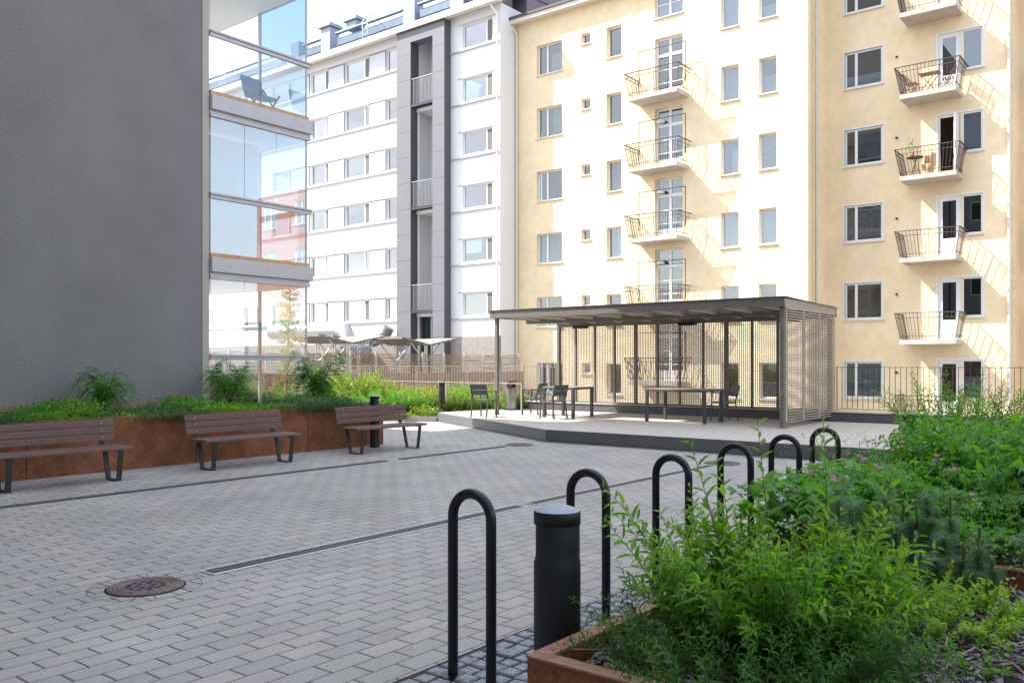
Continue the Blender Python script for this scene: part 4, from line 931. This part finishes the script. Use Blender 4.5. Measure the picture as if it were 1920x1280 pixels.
# mulch surface with chips
gx=[];NX,NY=40,34
for j in range(NY+1):
    for i in range(NX+1):
        x=-1.80+2.7*i/NX; y=2.54+2.31*j/NY; gx.append((x,y,.435+.025*math.sin(x*7+1)*math.cos(y*6)+rnd(-.008,.008)))
tag(MB().add(gx,[(j*(NX+1)+i,j*(NX+1)+i+1,(j+1)*(NX+1)+i+1,(j+1)*(NX+1)+i) for j in range(NY) for i in range(NX)],True).build('mulch_soil',SOIL),'dark soil under the bark mulch in the foreground planter','soil')
ck=MB()
for k in range(8500):
    x=rnd(-1.78,.75); y=rnd(2.56,4.82); l=rnd(.012,.050); a=rnd(0,6.28); tl=rnd(-.35,.35); w_=rnd(.006,.02)
    p=Vector((x,y,.452+.02*math.sin(x*7+1)*math.cos(y*6)+rnd(0,.014))); d=Vector((math.cos(a)*math.cos(tl),math.sin(a)*math.cos(tl),math.sin(tl)))*l/2
    s=Vector((-math.sin(a),math.cos(a),rnd(-.5,.5)))*w_/2; u=Vector((0,0,rnd(.0015,.005)))
    ck.add([p-d-s,p+d-s*rnd(.3,1),p+d+s*rnd(.3,1),p-d+s,p-d-s+u,p+d-s*.6+u,p+d+s*.6+u,p-d+s+u],[(4,5,6,7),(0,1,5,4),(1,2,6,5),(2,3,7,6),(3,0,4,7)])
tag(ck.build('bark_mulch',CHIP),'grey brown bark mulch chips in the foreground planter','mulch',None,'stuff')
tag(MB().prism([(-1.83,4.93),(1.5,4.93),(1.5,11.5),(-1.83,11.5)],.005,.49).build('bed_soil',SOIL),'dark soil of the geranium planter','soil')
tw=MB()
for k in range(42):
    a=rnd(0,6.28); p=[(rnd(-1.7,.6),rnd(2.6,4.7),.475)]
    for q in range(5): a+=rnd(-.5,.5); p.append((p[-1][0]+.09*math.cos(a),p[-1][1]+.09*math.sin(a),.47+abs(rnd(-.03,.06))))
    tw.tube(p,[.0035,.003,.0028,.0024,.002,.0012],5,cap=False)
tag(tw.build('dry_twigs',mat('dry_twig',(.28,.21,.17),.8,var=.3,vs=20)),'thin pale dry twigs lying over the bark mulch','twigs',None,'stuff')
# ================================================================ FOREGROUND PLANTS
shrub('willow_shrub',(-1.27,3.22,.44),LF_W,'large fresh green willow leaved shrub spilling over the front planter','shrub',215,.64,1.12,.064,.018,30,rb=.34,hvar=.5,stemr=.0034,bend=.95,lift=.7,t0=.12)
tall=empty('tall_willow_shoots',(-1.2,3.45,.44),'tall upright willow shoots with long leaves crossing the far hoops','shrub')
ts=MB();tl=Leaves();P=[];D=[];LL=[]
for (bx,by,az,ln,h) in ((-1.30,3.35,2.6,.25,.90),(-1.12,3.45,2.2,.15,.90),(-1.45,3.3,2.9,.45,.84),(-1.55,3.1,3.0,.9,.76),(-1.0,3.55,1.2,.3,.72),(-1.5,2.95,3.1,.9,.62),(-1.25,3.0,-2.6,1.0,.60),(-.95,3.45,.6,.5,.5),(-1.5,3.45,2.4,.5,.74),(-1.05,3.2,-.4,.9,.55)):
    pts=stem_curve((bx,by,.44),az,ln,h,.8,12); ts.tube(pts,[.0045-.0003*k for k in range(13)],6,cap=False); ph=rnd(0,6)
    for k in range(26):
        t=.15+.85*k/26; q,d=lerp_path(pts,t); ph+=2.4; s=d.cross(Vector((0,0,1))).normalized(); o=s*math.cos(ph)+s.cross(d)*math.sin(ph)
        P.append(q[:]); D.append((o+d*.75)[:]); LL.append(.085*rnd(.7,1.1)*(1-.5*max(0,t-.8)/.2))
LL=np.array(LL); tl.add('lance',P,D,LL,LL*.27,var=.6,jit=.3); ts.build('stems',STEM,tall); tl.build('foliage',LF_W,tall)
shrub('fine_leaved_shrub',(-1.22,2.86,.44),LF_D,'dark green fine leaved low shrub in the front corner of the planter','shrub',150,.42,1.8,.036,.009,34,rb=.42,hvar=.5,stemr=.0018,bend=.8,t0=.05)
shrub('fine_leaved_shrub',(-1.00,2.92,.44),LF_D,'dark green fine leaved low shrub beside the open mulch','shrub',100,.34,1.5,.036,.009,30,rb=.30,hvar=.5,stemr=.0018,bend=.8,t0=.05)
shrub('yellowish_sprig',(-1.52,2.78,.44),LF_Y,'small yellow green sprig on bare soil at the planter corner','shrub',16,.26,2.0,.030,.012,16,rb=.10,stemr=.0018)
shrub('bridal_spirea',(-.96,4.10,.44),LF_Y,'low yellow green spirea on the mulch in front of the dwarf pine','shrub',90,.27,2.0,.032,.020,16,rb=.28,hvar=.5,stemr=.0016,t0=.3)
shrub('bridal_spirea',(-.70,4.04,.44),LF_Y,'low yellow green spirea at the right edge of the mulch','shrub',70,.20,2.0,.032,.020,16,rb=.26,hvar=.5,stemr=.0016,t0=.3)
shrub('bridal_spirea',(-.62,3.55,.44),LF_W,'small low green spirea nearest the camera on the mulch','shrub',22,.12,2.2,.028,.018,12,rb=.16,hvar=.5,stemr=.0016,t0=.3)
shrub('bare_twig_shrub',(-.76,4.62,.44),LF_Y,'nearly bare pale twigs with a few bright leaves at the right edge','shrub',9,.42,1.0,.026,.015,9,rb=.08,stemr=.003,t0=.55)
def pine(base,label,candles):
    root=empty('dwarf_pine',base,label,'dwarf pine','dwarf mountain pines'); st=MB(); lv=Leaves()
    for (dx,dy,h,ln) in candles:
        az=math.atan2(dy,dx) if (dx or dy) else 0
        b=(base[0]+dx*.3,base[1]+dy*.3,base[2]); n=10; pts=[]
        for i in range(n+1):
            u=i/n; pts.append(Vector((b[0]+dx*.7*min(1,u*1.7)+rnd(-.004,.004),b[1]+dy*.7*min(1,u*1.7)+rnd(-.004,.004),b[2]+h*u)))
        st.tube(pts,[.008*(1-.6*i/n) for i in range(n+1)],6,cap=False)
        N=1300; tt=RS.rand(N)**.9; hasc=random.random()<.45; q=np.array([lerp_path(pts,t)[0][:] for t in tt]); 
        a=RS.uniform(0,6.28,N); candle=(tt>.74) if hasc else (tt>2)
        up=np.where(candle,1.9,.55); d=np.stack([np.cos(a),np.sin(a),up+RS.normal(0,.15,N)],1); L_=np.where(candle,.030,.078)*RS.uniform(.7,1.1,N)
        lv.add('needle',q,d,L_,.0031,var=np.where(candle,.85,.15+.35*tt),jit=1)
    st.build('branches',BARK,root); lv.build('needles',LF_P,root)
cands=[]
for k in range(24):
    a=rnd(0,6.28); r=.33*math.sqrt(random.random()); cands.append((r*math.cos(a),r*math.sin(a),rnd(.22,.46),0))
pine((-1.22,4.62,.44),'bushy blue green dwarf pine in front of the geraniums',cands)
pine((-.76,4.40,.44),'small dwarf pine with two upright shoots by the planter rim',[(0,0,.36,0),(.05,.02,.22,0),(-.07,.03,.26,0),(.0,-.06,.16,0)])
pine((-.93,4.34,.44),'tiny dwarf pine shoot just left of the small pine',[(0,0,.2,0),(.02,.02,.13,0)])
# geraniums
def geranium():
    root=empty('geranium_patch',(-.9,7,.49),'dense patch of cranesbill geraniums with purple flowers','geraniums'); root['kind']='stuff'
    N=15000; x=RS.uniform(-2.05,1.4,N); y=RS.uniform(4.85,11.3,N); 
    hgt=.28+.10*np.sin(x*3.1+y*1.3)+.07*np.sin(y*4.1-x*2); z=.50+hgt*(RS.rand(N)**.38); z=np.where(x<-1.85,z-.06,z)
    x[:1100]=RS.uniform(-2.12,-1.45,1100); y[:1100]=RS.uniform(4.70,6.3,1100); z[:1100]=.46+.40*RS.rand(1100)**.6
    lv=Leaves(); d=np.stack([RS.normal(0,1,N),RS.normal(0,1,N),RS.normal(-.05,.3,N)],1); L_=RS.uniform(.045,.085,N)
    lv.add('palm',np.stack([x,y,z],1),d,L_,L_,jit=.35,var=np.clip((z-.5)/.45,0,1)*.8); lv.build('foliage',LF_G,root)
    # small seed heads and stems above the leaves
    n=1500; sx=RS.uniform(-2.05,.8,n); sy=RS.uniform(4.9,10.5,n); sz=.52+.28+.10*np.sin(sx*3.1+sy*1.3)+.07*np.sin(sy*4.1-sx*2)+RS.uniform(0,.14,n)
    s=Leaves(); dd=np.stack([RS.normal(0,.25,n),RS.normal(0,.25,n),-np.ones(n)],1); s.add('needle',np.stack([sx,sy,sz],1),dd,.16,.004,jit=1); s.build('flower_stems',LF_G,root)
    s=Leaves(); 
    for q in range(4): s.add('small',np.stack([sx,sy,sz],1)+RS.normal(0,.012,(n,3)),RS.normal(0,1,(n,3)),.018,.009,var=.8)
    s.build('seed_heads',LF_W,root)
    f=Leaves(); spots=[(-1.95,6.3,.86),(-1.75,6.0,.92),(-1.9,5.5,.86),(-1.6,5.3,.80),(-1.55,5.75,.88),(-1.7,6.9,.92),(-1.95,7.6,.95),(-1.4,6.6,.90),(-1.2,6.2,.86),(-1.0,5.6,.78),(-1.9,5.1,.80),(-1.75,8.2,.95),(-1.3,7.7,.95),(-.5,7.2,.85),(-.35,7.8,.93),(-1.85,6.7,.95),(-1.5,8.7,.98),(-.8,6.3,.84),(-.55,8.6,.98),(-1.65,5.15,.86)]
    for sp in spots:
        for m_ in range(3):
            c=np.array(sp)+RS.normal(0,.022,3)*(m_>0)
            a=np.arange(5)*2*math.pi/5+rnd(0,1); f.add('small',np.tile(c,(5,1)),np.stack([np.cos(a),np.sin(a),np.full(5,.9)],1),.026,.022,jit=.5)
    f.build('flowers',PETAL,root)
geranium()
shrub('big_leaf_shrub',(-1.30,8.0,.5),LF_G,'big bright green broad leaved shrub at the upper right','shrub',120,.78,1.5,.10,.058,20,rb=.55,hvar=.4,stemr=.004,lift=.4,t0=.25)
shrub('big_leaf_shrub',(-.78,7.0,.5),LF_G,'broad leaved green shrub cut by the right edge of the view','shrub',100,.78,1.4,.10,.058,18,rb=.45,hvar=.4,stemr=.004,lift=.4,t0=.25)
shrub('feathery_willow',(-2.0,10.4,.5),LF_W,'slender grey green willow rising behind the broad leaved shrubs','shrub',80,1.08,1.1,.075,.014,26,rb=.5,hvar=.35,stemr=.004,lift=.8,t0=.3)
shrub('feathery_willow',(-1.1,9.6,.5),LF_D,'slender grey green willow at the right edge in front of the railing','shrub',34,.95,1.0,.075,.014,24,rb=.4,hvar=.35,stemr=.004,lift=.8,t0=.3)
# ================================================================ LEFT PLANTER PLANTS
cover('juniper_cover',(-13.7,-12.1,-3,11.4),.68,.26,38000,'needle',.14,.014,LF_J,'dark green creeping juniper spilling over the rusty planter edge','juniper',clump=7,flat=.75,patch=1)
cover('low_ground_cover',(-15.4,-13.0,-3,11.3),.69,.28,15000,'small',.085,.045,LF_G,'low light green leafy ground cover along the foot of the grey wall','ground cover',clump=6,patch=-1)
cover('leafy_edge_cover',(-12.9,-12.3,-1,11.2),.70,.24,7000,'small',.07,.036,LF_W,'small leafed green plants between the creeping junipers','ground cover',clump=5,patch=-1)
def sumac(base,h,label,ns=7):
    root=empty('feathery_shrub',base,label,'shrub','upright feathery shrubs in the long planter'); st=MB(); lv=Leaves(); P=[];D=[]
    for i in range(ns):
        a=6.28*i/ns+rnd(-.3,.3); pts=stem_curve(base,a,rnd(.4,1.0),h*rnd(.6,1),.5,8); st.tube(pts,[.012-.0012*k for k in range(9)],6,cap=False)
        for k in range(15):
            q,d=lerp_path(pts,.38+.62*k/15); b=rnd(0,6.28); e=Vector((math.cos(b),math.sin(b),rnd(-.1,.35))).normalized(); fr=[q+e*(.035*j)+Vector((0,0,-.0035*j*j)) for j in range(11)]
            st.tube(fr[::2],[.003,.0025,.002,.0018,.0015,.001],4,cap=False)
            s=e.cross(Vector((0,0,1))).normalized()
            for j in range(1,11):
                for sg in (-1,1): P.append(fr[j][:]); D.append((s*sg+e*.5-Vector((0,0,.15)))[:])
    lv.add('small',P,D,.09,.026,jit=.5); st.build('stems',BARK,root); lv.build('foliage',LF_G,root)
sumac((-14.7,7.35,.70),.92,'dark feathery shrub against the grey wall above the gap between two benches')
sumac((-14.6,9.75,.70),1.10,'feathery shrub in front of the corner of the glazed balcony')
sumac((-13.75,11.15,.70),1.25,'taller feathery shrub at the end of the planter',9)
sumac((-14.9,3.9,.70),.85,'feathery shrub barely in view at the left edge')
# ================================================================ SUNNY BED
def bed(base,h,n,m,label,spread=1.3,L=.075,W=.032,ns=60,rb=.7):
    ns=int(ns*1.5); n=int(n*2.1); h*=1.12; L*=1.1; W*=1.25
    shrub('sunny_shrub',base,m,label,'shrub',ns,h,spread,L,W,int(n/ns),kind='small',group='shrubs in the sunny bed',rb=rb,hvar=.4,stemr=.004,t0=.15,bend=.6)
bed((-20.4,17.7,.1),1.25,2600,LF_S,'bright yellow green bush, tallest in the sunny bed',L=.11,W=.055,rb=.8)
bed((-22.0,18.2,.1),1.1,2400,LF_S,'yellow green bush left of the tallest one',L=.11,W=.055)
bed((-19.0,17.2,.1),.95,2600,LF_S,'round yellow green bush behind the third bench',L=.10,W=.05)
bed((-18.6,18.7,.1),.85,2200,LF_R,'orange tinted bush in the middle of the sunny bed',L=.09,W=.05)
bed((-17.6,17.4,.1),.80,3000,LF_W,'fine mid green bush just left of the deck bollard',L=.085,W=.022,ns=90)
bed((-16.6,18.5,.1),.82,3200,LF_S,'fine light green bush behind the lone armchair',L=.085,W=.022,ns=100)
bed((-16.9,19.3,.1),.9,2600,LF_W,'loose green bush against the beige railing',L=.085,W=.024,ns=80)
bed((-17.9,16.8,.1),.7,2400,LF_W,'low green bush by the pale kerb',L=.085,W=.024,ns=80)
bed((-23.2,17.0,.1),1.0,2200,LF_S,'yellow green bush at the far left end of the bed',L=.11,W=.05)
bed((-15.4,19.35,.1),.70,1600,LF_S,'small light green bush beside the steel bin',L=.085,W=.024,ns=50,rb=.35)
bed((-20.9,16.6,.1),.75,2200,LF_W,'low darker bush at the front of the sunny bed',L=.10,W=.045)
cover('bed_cover',(-24.2,-16.0,16.2,19.8),.10,.35,16000,'small',.085,.04,LF_S,'loose yellow green undergrowth filling the sunny bed','undergrowth',clump=7)
# slender young tree behind the glass
tr=empty('young_tree',(-20.6,15.6,0),'slender young tree seen partly through the balcony glass','tree')
tk=MB(); pts=stem_curve((-20.6,15.6,0),.5,.08,4.1,.3,12); tk.tube(pts,[.035-.0024*k for k in range(13)],8); lv=Leaves();P=[];D=[]
for k in range(46):
    q,d=lerp_path(pts,.28+.72*k/46); a=2.4*k; ln=rnd(.25,.62)*(1-.5*k/46); e=Vector((math.cos(a),math.sin(a),.55)).normalized()
    br=[q+e*ln*j/5+Vector((0,0,-.02*j)) for j in range(6)]; tk.tube(br,[.008,.007,.005,.004,.003,.002],5,cap=False)
    for j in range(34): p=br[0].lerp(br[-1],rnd(.15,1)); P.append((p.x+rnd(-.05,.05),p.y+rnd(-.05,.05),p.z+rnd(-.05,.05))); D.append((rnd(-1,1),rnd(-1,1),rnd(-.6,.4)))
tk.build('trunk',BARK,tr); lv.add('small',P,D,.085,.05); lv.build('crown',LF_W,tr)
# ================================================================ THINGS ON THE RIGHT HAND BALCONIES
def slats_chair(x,y,z,rz,label,tall=.85):
    c=empty('folding_chair',(0,0,0),label,'chair','brown folding furniture on a balcony')
    for s in (-.2,.2): m=MB(); m.bar((s,-.25,0),(s,.18,.45),.025).bar((s,.25,0),(s,-.22,tall),.025); m.build('leg',TEAK,c)
    m=MB()
    for k in range(5): m.box(-.2,.2,-.16+.08*k,-.11+.08*k,.44,.458)
    m.build('seat',TEAK,c); m=MB()
    for k in range(4): m.box(-.2,.2,-.215-.012*k,-.20-.012*k,.55+.08*k,.60+.08*k)
    m.build('backrest',TEAK,c); c.location=(x,y,z); c.rotation_euler=(0,0,rz)
z1=slabR[4]+.19
slats_chair(-6.98,34.75,z1,R(100),'brown folding chair at the right end of the furnished balcony')
slats_chair(-8.25,34.65,z1,R(-95),'brown folding chair at the left end of the furnished balcony')
t=empty('folding_table',(-7.6,34.65,z1),'brown slatted folding table on the balcony between two chairs','table'); m=MB()
for k in range(7): m.box(-7.95,-7.25,34.4+.07*k,34.45+.07*k,z1+.70,z1+.72)
m.build('tabletop',TEAK,t)
for y in (34.42,34.86): m=MB(); m.bar((-7.9,y,z1),(-7.35,y,z1+.69),.025).bar((-7.35,y,z1),(-7.9,y,z1+.69),.025); m.build('leg_frame',TEAK,t)
z2=slabR[3]+.19
t=empty('bistro_table',(-8.1,34.6,z2),'small round metal bistro table on a balcony','table'); MB().lathe((-8.1,34.6,z2),[(.30,.70),(.30,.72),(.001,.72)],20).build('tabletop',RUSTB,t)
for k in range(3): a=2.1*k; MB().bar((-8.1+.22*math.cos(a),34.6+.22*math.sin(a),z2),(-8.1-.1*math.cos(a),34.6-.1*math.sin(a),z2+.70),.018).build('leg',RUSTB,t)
p=empty('flower_pot',(-8.2,34.55,z2+.72),'terracotta pot with a leggy plant on the bistro table','flower pot'); MB().lathe((-8.2,34.55,z2+.72),[(.001,0),(.07,0),(.10,.16),(.085,.16),(.001,.15)],16).build('pot',TERR,p)
lv=Leaves(); P=[(-8.2+rnd(-.12,.12),34.55+rnd(-.1,.1),z2+.9+rnd(0,.55)) for k in range(40)]; lv.add('small',P,[(rnd(-1,1),rnd(-1,1),rnd(-.2,.8)) for k in P],.08,.05); lv.build('leaves',LF_G,p)
MB().tube([(-8.2,34.55,z2+.85),(-8.17,34.55,z2+1.4)],.006,5).build('stem',STEM,p)
t=empty('wicker_chair',(-7.65,34.7,z2),'pale wicker chair on the bistro table balcony','chair'); m=MB(); m.lathe((-7.65,34.7,z2),[(.16,0),(.19,.25),(.24,.40),(.001,.42)],14); m.build('seat',mat('wicker',(.50,.33,.18),.8,var=.2,vs=40),t)
m=MB(); m.add([(-7.65+.24*math.cos(a),34.7+.24*math.sin(a),z2+zz) for zz in (.40,.80) for a in [R(-60)+R(200)*k/10 for k in range(11)]],[(k,k+1,k+12,k+11) for k in range(10)],True); m.build('backrest',mat('wicker',(.5,.33,.18)),t)
